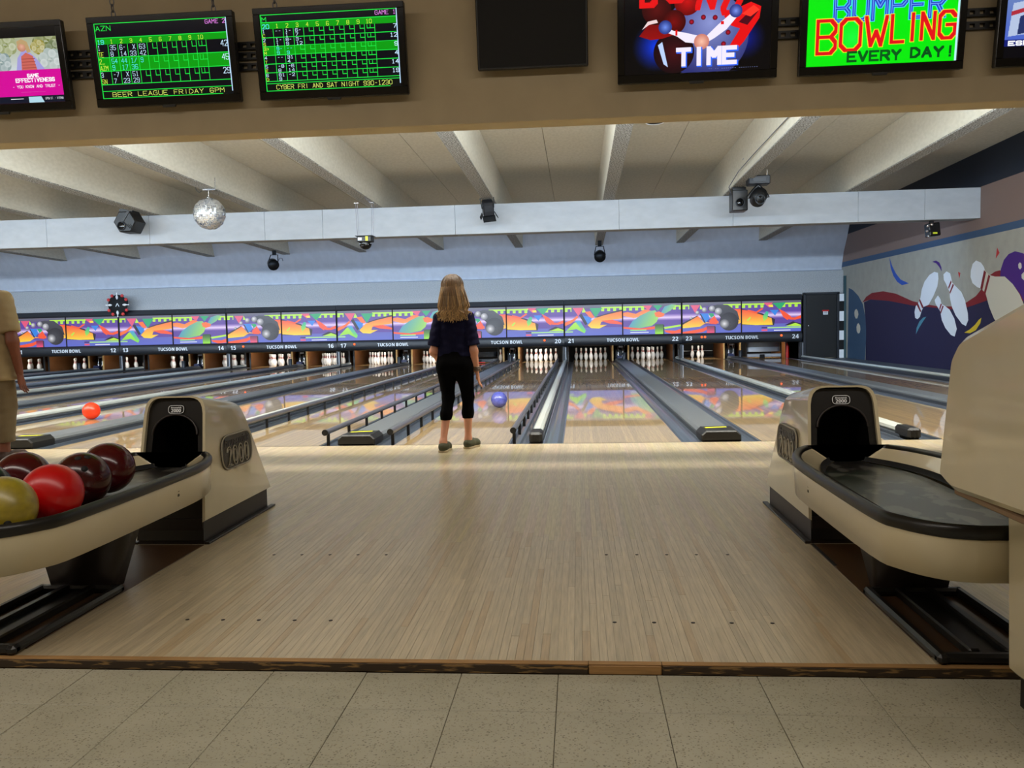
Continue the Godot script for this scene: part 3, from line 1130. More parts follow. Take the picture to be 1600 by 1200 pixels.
func build_masks():
	var arts := []
	for k in 4:
		arts.append(lit_picture("panel_print_%d" % k, art(k), 0.95, 0.35))
	var pw := PITCH / 2 - 0.035
	var s := begin()
	picture(s, pw, 0.865, 0.02)
	var pm := finish(s)
	var brand := text_mesh("TUCSON BOWL", 0.13, 0.008)
	var names := ["rolling black ball and orange hills", "orange hill and small green leaf"]
	var names2 := ["green bird shape and orange wing", "large blue and green leaf"]
	for j in range(-6, 2):
		var x0 := -GAP_NARROW / 2 + j * PITCH
		var odd := 21 + 2 * j
		var a := 0 if posmod(j, 2) == 1 else 2
		var o := thing("masking_unit", "backlit picture panel with bright abstract bowling art over lanes %s and %s" % [say(odd), say(odd + 1)], "masking unit", Vector3(x0 + PITCH / 2, 0, MASK_Z), "row of masking units")
		s = begin()
		box(s, Vector3(0, 1.22, -0.22), Vector3(PITCH - 0.006, 1.18, 0.36), 0.004)
		part("housing", s, M.mask_grey, o)
		s = begin()
		prism(s, PackedVector2Array([Vector2(-0.1, 1.675), Vector2(0.035, 1.665), Vector2(0.05, 1.70), Vector2(0.02, 1.80), Vector2(-0.02, 1.825), Vector2(-0.1, 1.825)]), Vector3(PITCH / 2 - 0.004, 0, 0), Vector3(0, 0, 1), Vector3(0, 1, 0), PITCH - 0.008)
		part("top_rail", s, M.mask_grey, o)
		for h in 2:
			part("picture_panel", pm, arts[a + h], o, Transform3D(Basis.IDENTITY, Vector3((h - 0.5) * PITCH / 2, 1.222, -0.025)), (names if a == 0 else names2)[h])
		for x in [-PITCH / 2 + 0.012, 0.0, PITCH / 2 - 0.012]:
			s = begin()
			box(s, Vector3(x, 1.222, -0.01), Vector3(0.024 if x != 0.0 else 0.03, 0.90, 0.05), 0.003)
			part("frame_bar", s, M.matt_black, o)
		# rounded fascia below the pictures
		var f := PackedVector2Array([Vector2(-0.38, 0.78), Vector2(-0.38, 0.50)])
		for i in 7:
			var t := i / 6.0
			f.append(Vector2(-0.36 + 0.0 + 0.375 * minf(1.0, t * 1.6), 0.495 + 0.285 * t * t))
		f = PackedVector2Array([Vector2(-0.38, 0.785), Vector2(-0.38, 0.49), Vector2(-0.10, 0.49), Vector2(-0.02, 0.505), Vector2(0.028, 0.55), Vector2(0.045, 0.62), Vector2(0.035, 0.72), Vector2(0.01, 0.785)])
		s = begin()
		prism(s, f, Vector3(PITCH / 2 - 0.004, 0, 0), Vector3(0, 0, 1), Vector3(0, 1, 0), PITCH - 0.008, 0.0, true)
		part("fascia", s, M.mask_grey, o)
		part("lettering", brand, M.white_letter, o, Transform3D(Basis.IDENTITY, Vector3(0.0, 0.645, 0.044)))
		for h in 2:
			part("lane_number", text_mesh(str(odd + h), 0.165, 0.008), M.white_letter, o, Transform3D(Basis.IDENTITY, Vector3(-PITCH / 2 + 0.19 if h == 0 else PITCH / 2 - 0.19, 0.645, 0.044)))
		# glowing ball-in-play lights
		var lights_at := {15: [0.5], 17: [0.52], 19: [2.75], 23: [0.55, 0.64, 2.75]}
		if lights_at.has(odd):
			for x in lights_at[odd]:
				s = begin()
				ball(s, Vector3(-PITCH / 2 + x, 0.68, 0.05), 0.032, 12)
				part("indicator_light", s, glow("indicator_glow", Color(1.0, 0.36, 0.15), 1.6), o)
		glow_light(o, Vector3(0, 1.222, 0.06), Vector2(PITCH - 0.1, 0.85), Basis.IDENTITY, Color(0.80, 0.62, 0.80), 0.35)
	# round clock-like ornament
	var c := thing("round_ornament", "round black wall ornament ringed with red balls and white pins, above lane twelve", "ornament", Vector3(-13.40, 1.985, -16.30))
	s = begin()
	lathe(s, PackedVector2Array([Vector2(0, -0.02), Vector2(0.29, -0.02), Vector2(0.30, 0.0), Vector2(0.29, 0.02), Vector2(0, 0.02)]), 32, Transform3D(Basis(Vector3.RIGHT, PI / 2), Vector3.ZERO))
	part("face", s, M.matt_black, c)
	s = begin()
	box(s, Vector3(0, 0.08, -0.23), Vector3(0.16, 0.16, 0.42), 0.01)
	part("wall_mount", s, M.mask_grey, c)
	var pp := pin_profile()
	for k in 12:
		var a := TAU * k / 12.0
		s = begin()
		if k % 3 == 0:
			var scaled := PackedVector2Array()
			for v in pp:
				scaled.append(v * Vector2(0.62, 0.52))
			lathe(s, scaled, 10, Transform3D(Basis(Vector3.BACK, -a), Vector3(sin(a) * 0.265, cos(a) * 0.265, 0.035)))
			part("hour_pin", s, M.pin_white, c)
		else:
			ball(s, Vector3(sin(a) * 0.31, cos(a) * 0.31, 0.02), 0.048, 12)
			part("hour_ball", s, mat("coral", Color(0.85, 0.25, 0.24), 0.4), c)
	s = begin()
	box(s, Vector3(-0.026, 0.0, 0.03), Vector3(0.02, 0.11, 0.01), 0.002, Basis(Vector3.BACK, -0.5))
	part("hand", s, M.white_letter, c)
	s = begin()
	box(s, Vector3(0.026, 0.0, 0.03), Vector3(0.02, 0.11, 0.01), 0.002, Basis(Vector3.BACK, 0.5))
	part("hand", s, M.white_letter, c)

# ---------------------------------------------------------------- pin decks behind the panels
func build_pits():
	for j in range(-6, 2):
		var xm := -GAP_NARROW / 2 + j * PITCH + PITCH / 2
		var odd := 21 + 2 * j
		var o := thing("pinsetter_bay", "dark pin bay with wooden side walls behind lanes %s and %s" % [say(odd), say(odd + 1)], "pinsetter", Vector3(xm, 0, -17.0), "pin bays")
		var s := begin()
		box(s, Vector3(0, 0.45, -3.0), Vector3(PITCH - 0.02, 1.3, 0.06))
		part("pit_curtain", s, M.matt_black, o)
		s = begin()
		box(s, Vector3(0, -0.12, -2.65), Vector3(PITCH - 0.02, 0.06, 0.6))
		part("pit_carpet", s, M.matt_black, o)
		for x in [-PITCH / 2 + 0.075, -0.235, 0.235, PITCH / 2 - 0.075]:
			s = begin()
			box(s, Vector3(x, 0.29, -1.98), Vector3(0.035, 0.78, 1.9), 0.003)
			var k := part("kickback", s, M.kickback_wood, o)
			s = begin()
			box(s, Vector3(x, 0.27, -1.02), Vector3(0.05, 0.56, 0.022), 0.003)
			part("edge_strip", s, M.kickback_edge if absf(x) < 1.0 else M.mask_grey, k)
		# ball accelerator between the two decks
		s = begin()
		box(s, Vector3(0, 0.14, -1.55), Vector3(0.30, 0.40, 0.5), 0.02)
		part("accelerator", s, M.black_plastic, o)
		s = begin()
		for q in [[-0.09, 0.04, -0.02, 0.5], [-0.02, 0.04, -0.09, 0.46], [0.10, 0.05, 0.04, 0.5], [0.04, 0.04, 0.13, 0.44]]:
			tube(s, [Vector3(q[0], q[1], -1.22), Vector3(q[2], q[3], -1.26)], 0.013, 6)
		part("lifting_rods", s, M.chrome, o)
		s = begin()
		box(s, Vector3(0.02, 0.41, -1.22), Vector3(0.13, 0.05, 0.03), 0.006)
		part("bracket", s, M.white_letter, o)
		s = begin()
		prism(s, PackedVector2Array([Vector2(-0.10, 0), Vector2(0.10, 0), Vector2(0.07, 0.10), Vector2(-0.07, 0.10)]), Vector3(-0.02, 0.04, -1.2), Vector3(1, 0, 0), Vector3(0, 1, 0), 0.2, 0.01)
		part("deflector", s, mat("blue_plastic", Color(0.08, 0.14, 0.32), 0.4), o)
		for x in [-1.0, 1.0]:
			pit_lamp(o, Vector3(x * (GAP_WIDE + LANE_W) / 2, 0.68, -0.85), odd + (0 if x < 0 else 1))
	# posts at the pair joints
	for j in range(-6, 3):
		var x := -GAP_NARROW / 2 + j * PITCH
		var po := thing("divider_post", "dark grey post below the panels at the right end of lane %s" % say(20 + 2 * j), "post", Vector3(x, 0.0, -16.62), "divider posts")
		var s := begin()
		box(s, Vector3(0, 0.25, 0), Vector3(0.11, 0.47, 0.14), 0.008)
		part("column", s, M.mask_grey, po)
		s = begin()
		box(s, Vector3(0.03, 0.26, 0.072), Vector3(0.02, 0.40, 0.006), 0.002)
		part("trim_strip", s, M.steel, po)
	# lowered sweeps
	for q in [[19, "black_gloss"], [23, "black_gloss"], [24, "steel"]]:
		var n: int = q[0]
		if n == 23:
			var g := thing("pit_bar", "thin steel bar across the dark pin bay of lane twenty-three", "bar", Vector3(lane_x(23), 0, -19.4))
			var s0 := begin()
			tube(s0, [Vector3(-0.52, 0.2, 0), Vector3(0.52, 0.2, 0)], 0.012, 8)
			part("rod", s0, M.steel, g)
			continue
		var o := thing("sweep_board", ("silver" if n == 24 else "black") + " sweep board lowered across lane %s" % say(n), "sweep", Vector3(lane_x(n), 0, -17.75))
		var s := begin()
		var pr := PackedVector2Array()
		for i in 9:
			var a := -0.55 + 1.1 * i / 8.0
			pr.append(Vector2(sin(a) * 0.92, -cos(a) * 0.5 + 0.5))
		for i in range(8, -1, -1):
			var a := -0.55 + 1.1 * i / 8.0
			pr.append(Vector2(sin(a) * 0.92, -cos(a) * 0.5 + 0.535))
		prism(s, pr, Vector3(0, 0.19, 0), Vector3(1, 0, 0), Vector3(0, 0, -1), 0.34 if n == 24 else 0.16, 0.004, true)
		part("board", s, M[q[1]], o)
		s = begin()
		box(s, Vector3(0, 0.085, 0.02), Vector3(0.98, 0.10, 0.03), 0.008)
		part("skirt", s, M.steel if n == 24 else M.mask_grey, o)
		s = begin()
		box(s, Vector3(-0.07, 0.06, 0.08), Vector3(0.14, 0.11, 0.05), 0.01)
		part("foot", s, M.matt_black, o)
		for x in [-0.5, 0.5]:
			s = begin()
			box(s, Vector3(x, 0.22, -0.05), Vector3(0.03, 0.5, 0.05), 0.006)
			part("arm", s, M.black_plastic, o)
		if n == 24:
			s = begin()
			tube(s, [Vector3(0.63, 0.0, 0.2), Vector3(0.63, 0.34, 0.2), Vector3(0.61, 0.44, 0.2)], [0.045, 0.045, 0.02], 12)
			part("red_bottle", s, M.red_plastic, o)
		else:
			s = begin()
			box(s, Vector3(0.02, 0.03, 0.1), Vector3(0.2, 0.03, 0.05), 0.01)
			part("red_tab", s, M.red_plastic, o)

func pit_lamp(o: Node3D, at: Vector3, n: int):
	var bright := {20: 1.7, 19: 0.8, 21: 0.45, 22: 0.5, 23: 1.3, 24: 1.6, 18: 1.1, 17: 1.2, 16: 1.0, 15: 1.2}
	var s := begin()
	tube(s, [at + Vector3(-0.45, 0, 0), at + Vector3(0.45, 0, 0)], 0.02, 8)
	var k: float = bright.get(n, 0.5)
	part("pin_lamp", s, glow("pin_lamp_glow", Color(1.0, 0.97, 0.92), 1.2), o)
	var l := AreaLight3D.new()
	l.name = "pin_light"
	l.area_size = Vector2(0.9, 0.06)
	l.light_color = Color(1.0, 0.97, 0.92)
	l.light_energy = k * 1.2
	l.shadow_enabled = true
	l.area_range = 20.0
	l.area_attenuation = 2.0
	l.transform = Transform3D(Basis.looking_at(Vector3(0, -0.75, -0.7).normalized()), at + Vector3(0, -0.03, -0.02))
	o.add_child(l, true)

func pin_profile() -> PackedVector2Array:
	# (radius, height) about the middle of the pin
	var out := PackedVector2Array()
	for q in [[0.0, 0], [2.5, 0], [2.9, 0.4], [3.6, 2], [4.6, 5], [5.4, 8], [6.05, 11.4], [5.8, 14.5], [4.9, 17.8], [3.6, 21], [2.6, 24], [2.28, 25.6], [2.5, 28], [2.9, 31], [3.2, 34.0], [3.05, 36], [2.4, 37.4], [1.3, 38.0], [0.0, 38.1]]:
		out.append(Vector2(q[0], q[1] - 19.05) * 0.01)
	return out

func build_pins():
	var s := begin()
	var lift := PackedVector2Array()
	for v in pin_profile():
		lift.append(v + Vector2(0, 0.1905))
	lathe(s, lift, 14)
	var pm := finish(s)
	var bands := []
	for y in [[0.228, 0.242], [0.262, 0.276]]:
		s = begin()
		var r0 := 0.0305 if y[0] < 0.25 else 0.0238
		var r1 := 0.0262 if y[0] < 0.25 else 0.0250
		lathe(s, PackedVector2Array([Vector2(r0 - 0.002, y[0]), Vector2(r0 + 0.0006, y[0]), Vector2(r1 + 0.0006, y[1]), Vector2(r1 - 0.002, y[1])]), 14)
		bands.append(finish(s))
	var p0: Node3D = null
	var where := ["head pin at the front of", "left pin in the second row of", "right pin in the second row of", "left pin in the third row of", "middle pin in the third row of", "right pin in the third row of", "far left pin in the back row of", "inner left pin in the back row of", "inner right pin in the back row of", "far right pin in the back row of"]
	for n in range(10, 24):
		var show := range(10)
		if n == 19:
			show = [9]
		elif n == 23:
			show = [4, 7, 8]
		var i := 0
		for row in 4:
			for k in row + 1:
				if i in show:
					var at := Vector3(lane_x(n) + (k - row / 2.0) * 0.3048, 0.0, -18.288 - row * 0.26396)
					var lb := "white %s the rack on lane %s" % [where[i], say(n)]
					if n == 19:
						lb = "single white pin left standing on lane nineteen"
					elif n == 23:
						lb = "white %s pin of the three left standing on lane twenty-three" % ["middle", "left", "right"][show.find(i)]
					if p0 == null:
						p0 = thing("bowling_pin", lb, "bowling pin", at, "pins on lane " + say(n))
						part("body", pm, M.pin_white, p0)
						for b in bands:
							part("neck_band", b, M.pin_red, p0)
					else:
						copy(p0, at, lb, "pins on lane " + say(n))
				i += 1

# ---------------------------------------------------------------- ball returns
func rounded(pts: Array, r: float, n := 5) -> PackedVector2Array:
	# polygon with its corners rounded
	var out := PackedVector2Array()
	var m := pts.size()
	for i in m:
		var p: Vector2 = pts[i]
		var a: Vector2 = (pts[(i + m - 1) % m] - p)
		var b: Vector2 = (pts[(i + 1) % m] - p)
		var rr := minf(r, minf(a.length(), b.length()) * 0.45)
		var p0 := p + a.normalized() * rr
		var p1 := p + b.normalized() * rr
		for k in n + 1:
			var t := float(k) / n
			out.append(p0.lerp(p, t).lerp(p.lerp(p1, t), t))
	return out

func rack_ring(y: float, grow: float, shrink_end := 0.0) -> Array:
	# plan of the ball rack at one height: narrow at the hood, wide, square-ended towards the concourse
	var pts := [Vector2(0.19, 3.50), Vector2(0.255, 3.60), Vector2(0.315, 3.80), Vector2(0.335, 4.05), Vector2(0.335, 4.80), Vector2(0.30, 4.97), Vector2(0.22, 5.075), Vector2(0.13, 5.11)]
	var half := []
	for i in pts.size():
		var p: Vector2 = pts[i]
		var d: Vector2 = (pts[mini(i + 1, pts.size() - 1)] - pts[maxi(i - 1, 0)]).normalized()
		var q := p + Vector2(d.y, -d.x) * grow
		if i == 0:
			q = Vector2(p.x + grow, p.y)
		if i == pts.size() - 1:
			q = Vector2(p.x, p.y + grow)
		half.append(q)
	# smooth it
	var fine := []
	for i in half.size() - 1:
		for k in 4:
			var a: Vector2 = half[maxi(i - 1, 0)]
			var b: Vector2 = half[i]
			var c: Vector2 = half[i + 1]
			var d: Vector2 = half[mini(i + 2, half.size() - 1)]
			fine.append(b.cubic_interpolate(c, a, d, k / 4.0))
	fine.append(half[-1])
	var ring := []
	for q in fine:
		ring.append(Vector3(q.x, y, q.y))
	for i in range(fine.size() - 1, -1, -1):
		ring.append(Vector3(-fine[i].x, y, fine[i].y))
	ring.reverse()
	return ring

func sloped(ring: Array, z0: float, dy0: float, z1: float, dy1: float) -> Array:
	var out := []
	for v in ring:
		out.append(v + Vector3(0, lerpf(dy0, dy1, clampf((v.z - z0) / (z1 - z0), 0, 1)), 0))
	return out

func build_ball_returns():
	for q in [[-1.915, "with six bowling balls on its rack"], [1.408, "with an empty rack"]]:
		var x: float = q[0]
		var o := thing("ball_return", "cream ball return %s" % q[1], "ball return", Vector3(x, 0, 0))
		# hood: side outline (z, y)
		var side := rounded([Vector2(3.535, 0.125), Vector2(3.415, 0.742), Vector2(2.985, 0.685), Vector2(2.615, 0.12)], 0.035)
		var hood := hood_shell(0.186, 0.158)
		part("hood", hood, M.cream_gelcoat, o)
		# recessed dark face with an arched mouth
		var face := face_plate()
		part("mouth_plate", face, M.brown_black, o)
		var s := begin()
		box(s, Vector3(0, 0.35, 3.12), Vector3(0.30, 0.55, 0.02))
		part("mouth_back", s, M.matt_black, o)
		s = begin()
		var tun := []
		for dz in [0.0, 0.36]:
			var rg := []
			for v in arch_outline(0.119, 0.34, 0.545):
				rg.append(face_point(v, -0.012) - Vector3(0, 0, dz))
			tun.append(rg)
		loft(s, tun, false, false)
		part("mouth_liner", s, M.brown_black, o)
		s = begin()
		var arch := arch_outline(0.118, 0.40, 0.545)
		var pts := []
		for v in arch:
			if v.y > 0.405:
				pts.append(face_point(v, 0.008))
		tube(s, pts, 0.006, 6)
		part("mouth_rim", s, M.dark_brown, o)
		badge_small(o)
		for sd in [-1.0, 1.0]:
			badge_large(o, sd)
		# base of the hood
		s = begin()
		prism(s, PackedVector2Array([Vector2(3.525, 0.0), Vector2(3.525, 0.13), Vector2(2.66, 0.13), Vector2(2.66, 0.0)]), Vector3(0.172, 0, 0), Vector3(0, 0, 1), Vector3(0, 1, 0), 0.344, 0.004)
		part("hood_base", s, M.dark_brown, o)
		s = begin()
		for sd in [-1.0, 1.0]:
			box(s, Vector3(sd * 0.187, 0.006, 3.07), Vector3(0.03, 0.012, 0.92), 0.003)
		part("floor_flange", s, M.dark_brown, o)
		# rack: cream skirt, black rim, cream inner slopes, dark floor
		s = begin()
		var r0 := sloped(rack_ring(0.0, -0.045), 3.5, 0.283, 5.1, 0.288)
		var r1 := sloped(rack_ring(0.0, 0.0), 3.5, 0.30, 5.1, 0.30)
		loft(s, [r0, r1, rack_ring(0.415, 0.006), rack_ring(0.425, 0.004)], false)
		var under := r0.duplicate()
		under.reverse()
		s.set_smooth_group(-1)
		for i in under.size() / 2 - 1:
			poly(s, [under[i], under[i + 1], under[under.size() - 2 - i], under[under.size() - 1 - i]])
		part("skirt", s, M.cream_gelcoat, o)
		s = begin()
		loft(s, [rack_ring(0.423, 0.003), rack_ring(0.428, 0.010), rack_ring(0.454, 0.012), rack_ring(0.467, 0.003), rack_ring(0.464, -0.014), rack_ring(0.456, -0.026), rack_ring(0.438, -0.03)], false)
		part("rim", s, M.rim_black, o)
		s = begin()
		loft(s, [rack_ring(0.450, -0.028), rack_ring(0.436, -0.05), rack_ring(0.398, -0.105), rack_ring(0.388, -0.115)], false)
		part("inner_slope", s, M.cream_gelcoat, o)
		s = begin()
		loft(s, [rack_ring(0.41, -0.108), rack_ring(0.394, -0.112), rack_ring(0.390, -0.13)], false)
		part("groove", s, M.matt_black, o)
		s = begin()
		loft(s, [rack_ring(0.35, -0.13), sloped(rack_ring(0.362, -0.13), 3.5, 0.026, 5.1, 0.0)], true)
		part("tray_floor", s, M.tray_worn, o)
		# pedestal and foot
		s = begin()
		loft(s, [[Vector3(-0.12, 0.004, 4.30), Vector3(-0.12, 0.004, 4.18), Vector3(0.12, 0.004, 4.18), Vector3(0.12, 0.004, 4.30)], [Vector3(-0.18, 0.36, 4.34), Vector3(-0.18, 0.36, 4.05), Vector3(0.18, 0.36, 4.05), Vector3(0.18, 0.36, 4.34)]].map(func(a): a.reverse(); return a), true)
		part("pedestal", s, M.dark_brown, o)
		s = begin()
		for e in [[Vector3(-0.165, 0.017, 4.30), Vector3(-0.165, 0.017, 4.95)], [Vector3(0.165, 0.017, 4.30), Vector3(0.165, 0.017, 4.95)], [Vector3(-0.165, 0.017, 4.30), Vector3(0.165, 0.017, 4.30)], [Vector3(-0.165, 0.017, 4.945), Vector3(0.165, 0.017, 4.945)]]:
			var d: Vector3 = e[1] - e[0]
			box(s, (e[0] + e[1]) / 2, Vector3(absf(d.x) + 0.036, 0.033, absf(d.z) + 0.036), 0.010)
		part("foot_frame", s, M.rim_black, o)
		s = begin()
		for dx in [-0.055, 0.055]:
			box(s, Vector3(dx, 0.018, 4.6), Vector3(0.035, 0.034, 0.64), 0.006)
		box(s, Vector3(0.0, 0.008, 4.6), Vector3(0.09, 0.012, 0.64), 0.003)
		part("foot_channel", s, M.brown_black, o)
		# small stencilled mark on the skirt
		var mk := part("skirt_mark", text_mesh("B R" if x < 0 else "B L", 0.022, 0.002), M.matt_black, o, Transform3D(Basis(Vector3(0, 1, 0), PI / 2 if x < 0 else -PI / 2) * Basis(Vector3.BACK, PI / 2), Vector3(0.339 if x < 0 else -0.339, 0.375, 4.10)))
		mk.name = "skirt_mark"

func hood_shell(w0: float, w1: float) -> ArrayMesh:
	# four-sided shell, open at the front and bottom, with rounded long edges
	var s := begin()
	var rings := []
	# rings across x for a set of points along the side outline from the front top over the back to the bottom
	var prof := [Vector2(3.535, 0.125), Vector2(3.50, 0.30), Vector2(3.46, 0.50), Vector2(3.425, 0.68), Vector2(3.41, 0.722), Vector2(3.385, 0.741), Vector2(3.20, 0.722), Vector2(3.05, 0.70), Vector2(3.0, 0.685), Vector2(2.965, 0.655), Vector2(2.85, 0.48), Vector2(2.72, 0.28), Vector2(2.618, 0.12)]
	# outside: sections at constant height are rounded rectangles
	var zf := func(y: float) -> float: return lerpf(3.535, 3.41, clampf((y - 0.125) / 0.6, 0, 1))
	var zb := func(y: float) -> float: return lerpf(2.618, 2.955, clampf((y - 0.12) / 0.54, 0, 1))
	var secs := [0.122, 0.25, 0.40, 0.55, 0.66, 0.69, 0.712, 0.728, 0.737, 0.741]
	var ins := [0.0, 0.0, 0.0, 0.0, 0.0, 0.004, 0.012, 0.026, 0.045, 0.07]
	for pass_ in 2:
		var rr := []
		for i in secs.size():
			var y: float = secs[i]
			var k: float = ins[i] + (0.014 if pass_ == 1 else 0.0)
			var w := lerpf(w0, w1, (y - 0.12) / 0.62) - k
			var back: float = zb.call(minf(y, 0.66)) + k * 1.6 + (0.03 * maxf(0.0, (y - 0.66) / 0.08))
			var front: float = zf.call(y)
			var yy := y
			# the top slopes down to the back
			var c := 0.022
			var ring := []
			ring.append(Vector3(w, yy - (0.008 if pass_ == 1 else 0.0), front))
			for t in 5:
				var a := t / 4.0 * PI / 2
				ring.append(Vector3(w - c + c * cos(a), yy - (0.008 if pass_ == 1 else 0.0), back + c - c * sin(a)))
			for t in 5:
				var a := PI / 2 + t / 4.0 * PI / 2
				ring.append(Vector3(-w + c + c * cos(a), yy - (0.008 if pass_ == 1 else 0.0), back + c - c * sin(a)))
			ring.append(Vector3(-w, yy - (0.008 if pass_ == 1 else 0.0), front))
			for t in ring.size():
				var v: Vector3 = ring[t]
				if yy > 0.6:
					ring[t] = v - Vector3(0, (yy - 0.6) / 0.141 * 0.062 * clampf((3.41 - v.z) / 0.42, 0, 1), 0)
			rr.append(ring)
		rings.append(rr)
	var outer: Array = rings[0]
	var inner: Array = rings[1]
	loft(s, outer, false, false)
	var flip := []
	for r in inner:
		var q: Array = r.duplicate()
		q.reverse()
		flip.append(q)
	loft(s, flip, false, false)
	# top plates
	for e in [[outer[-1], true], [inner[-1], false]]:
		var r: Array = e[0]
		s.set_smooth_group(-1)
		var n := r.size()
		for i in n / 2 - 1:
			var quad := [r[i], r[i + 1], r[n - 2 - i], r[n - 1 - i]]
			if not e[1]:
				quad.reverse()
			poly(s, quad)
	# front lip and lower lip
	s.set_smooth_group(-1)
	for i in outer.size() - 1:
		var m: int = outer[0].size() - 1
		poly(s, [outer[i][0], outer[i + 1][0], inner[i + 1][0], inner[i][0]])
		poly(s, [inner[i][m], inner[i + 1][m], outer[i + 1][m], outer[i][m]])
	poly(s, [outer[-1][0], outer[-1][-1], inner[-1][-1], inner[-1][0]])
	for k in outer[0].size() - 1:
		poly(s, [outer[0][k + 1], outer[0][k], inner[0][k], inner[0][k + 1]])
	return finish(s)

func face_point(v: Vector2, out_: float) -> Vector3:
	# a point of the leaning front face, v = (x, y)
	return Vector3(v.x, v.y, lerpf(3.535, 3.41, (v.y - 0.125) / 0.6) - 0.022 + out_)

func arch_outline(r: float, y0: float, yc: float) -> PackedVector2Array:
	var out := PackedVector2Array([Vector2(r + 0.012, y0)])
	for i in 17:
		var a := PI * i / 16.0
		out.append(Vector2(r * cos(a), yc + r * sin(a) * 0.86))
	out.append(Vector2(-r - 0.012, y0))
	return out

func face_plate() -> ArrayMesh:
	# front plate with an arched hole, leaning with the hood
	var s := begin()
	var hole := arch_outline(0.118, 0.34, 0.545)
	var w := func(y: float) -> float: return lerpf(0.186, 0.158, (y - 0.12) / 0.62) - 0.016
	var lo := 0.02
	var outline := PackedVector2Array([Vector2(w.call(lo), lo), Vector2(w.call(0.70), 0.70), Vector2(w.call(0.70) - 0.02, 0.722), Vector2(-w.call(0.70) + 0.02, 0.722), Vector2(-w.call(0.70), 0.70), Vector2(-w.call(lo), lo)])
	var ring := PackedVector2Array()
	ring.append_array(outline)
	# join to the hole through its foot: one simple polygon shaped like a horseshoe, plus a plate below
	var shoe := PackedVector2Array([Vector2(w.call(0.34), 0.34), Vector2(w.call(0.70), 0.70), Vector2(w.call(0.70) - 0.02, 0.722), Vector2(-w.call(0.70) + 0.02, 0.722), Vector2(-w.call(0.70), 0.70), Vector2(-w.call(0.34), 0.34)])
	var rev := hole.duplicate()
	rev.reverse()
	shoe.append_array(rev)
	var ax := Vector3(1, 0, 0)
	var lean := Vector3(0, 1, -0.125 / 0.6)
	prism(s, shoe, Vector3(0, 0, 3.535 + 0.125 * 0.125 / 0.6 - 0.034), ax, lean, 0.012)
	prism(s, PackedVector2Array([Vector2(-w.call(lo), lo), Vector2(w.call(lo), lo), Vector2(w.call(0.34), 0.34), Vector2(-w.call(0.34), 0.34)]), Vector3(0, 0, 3.535 + 0.125 * 0.125 / 0.6 - 0.034), ax, lean, 0.012)
	return finish(s)

func pill(w: float, h: float, r: float) -> PackedVector2Array:
	return rounded([Vector2(-w / 2, -h / 2), Vector2(w / 2, -h / 2), Vector2(w / 2, h / 2), Vector2(-w / 2, h / 2)], r, 6)

func ring_letters(parent: Node, h: float, xf: Transform3D, m: Material):
	# the figures 2000 in drawn-out outlined strokes
	var s := begin()
	var w := h * 0.42
	for layer in 2:
		var k := 1.0 if layer == 0 else 0.58
		for i in 4:
			var x := (i - 1.5) * w * 1.12
			var pts := []
			if i == 0:
				for t in 9:
					var a := PI * (1.0 - t / 8.0 * 1.15)
					pts.append(Vector3(x + w * 0.42 * k * cos(a), h * 0.24 + h * 0.26 * k * sin(a), 0.003))
				pts.append(Vector3(x - w * 0.42 * k, -h * 0.48 * (0.7 + 0.3 * k), 0.003))
				pts.append(Vector3(x + w * 0.5 * k, -h * 0.48 * (0.7 + 0.3 * k), 0.003))
			else:
				for t in 17:
					var a := TAU * t / 16.0
					pts.append(Vector3(x + w * 0.46 * k * cos(a), h * 0.5 * (k * 0.9 + 0.1) * sin(a), 0.003))
			tube(s, pts, h * 0.028, 5)
	part("raised_figures", s, m, parent, xf)

func badge_small(o: Node3D):
	var at := face_point(Vector2(0.0, 0.672), 0.004)
	var b := Basis(Vector3.RIGHT, -0.205)
	var s := begin()
	prism(s, pill(0.086, 0.044, 0.021), Vector3.ZERO, Vector3(1, 0, 0), Vector3(0, 1, 0), 0.003, 0.0008, true)
	var p := part("small_badge", s, M.brown_black, o, Transform3D(b, at))
	s = begin()
	var pts := []
	for v in pill(0.082, 0.040, 0.019):
		pts.append(Vector3(v.x, v.y, 0.003))
	pts.append(pts[0])
	tube(s, pts, 0.0016, 5)
	part("badge_ring", s, M.white_letter, p)
	part("maker_name", text_mesh("Brunswick", 0.011, 0.001), M.white_letter, p, Transform3D(Basis.IDENTITY, Vector3(0, 0.009, 0.0035)))
	part("raised_figures", text_mesh("2000", 0.024, 0.0015), M.white_letter, p, Transform3D(Basis.IDENTITY, Vector3(0, -0.0065, 0.0035)))

func badge_large(o: Node3D, sd: float):
	# oval maker's badge on the sloping flank, read from that side
	var tilt := atan(0.028 / 0.62)
	var b := Basis(Vector3.UP, sd * PI / 2) * Basis(Vector3.RIGHT, -tilt)
	var at := Vector3(sd * (lerpf(0.186, 0.158, (0.418 - 0.12) / 0.62) + 0.002), 0.418, 3.09)
	var s := begin()
	prism(s, pill(0.41, 0.19, 0.085), Vector3.ZERO, Vector3(1, 0, 0), Vector3(0, 1, 0), 0.006, 0.002, true)
	var p := part("side_badge", s, M.badge_dark, o, Transform3D(b, at))
	s = begin()
	var pts := []
	for v in pill(0.40, 0.18, 0.08):
		pts.append(Vector3(v.x, v.y, 0.006))
	pts.append(pts[0])
	tube(s, pts, 0.0045, 6)
	part("badge_ring", s, M.badge_metal, p)
	part("maker_name", text_mesh("Brunswick", 0.055, 0.004), M.brown_black, p, Transform3D(Basis.from_scale(Vector3(1.2, 1, 1)), Vector3(0, 0.052, 0.006)))
	ring_letters(p, 0.105, Transform3D(Basis.from_scale(Vector3(1.55, 1, 1)), Vector3(0, -0.024, 0.006)), M.badge_metal)

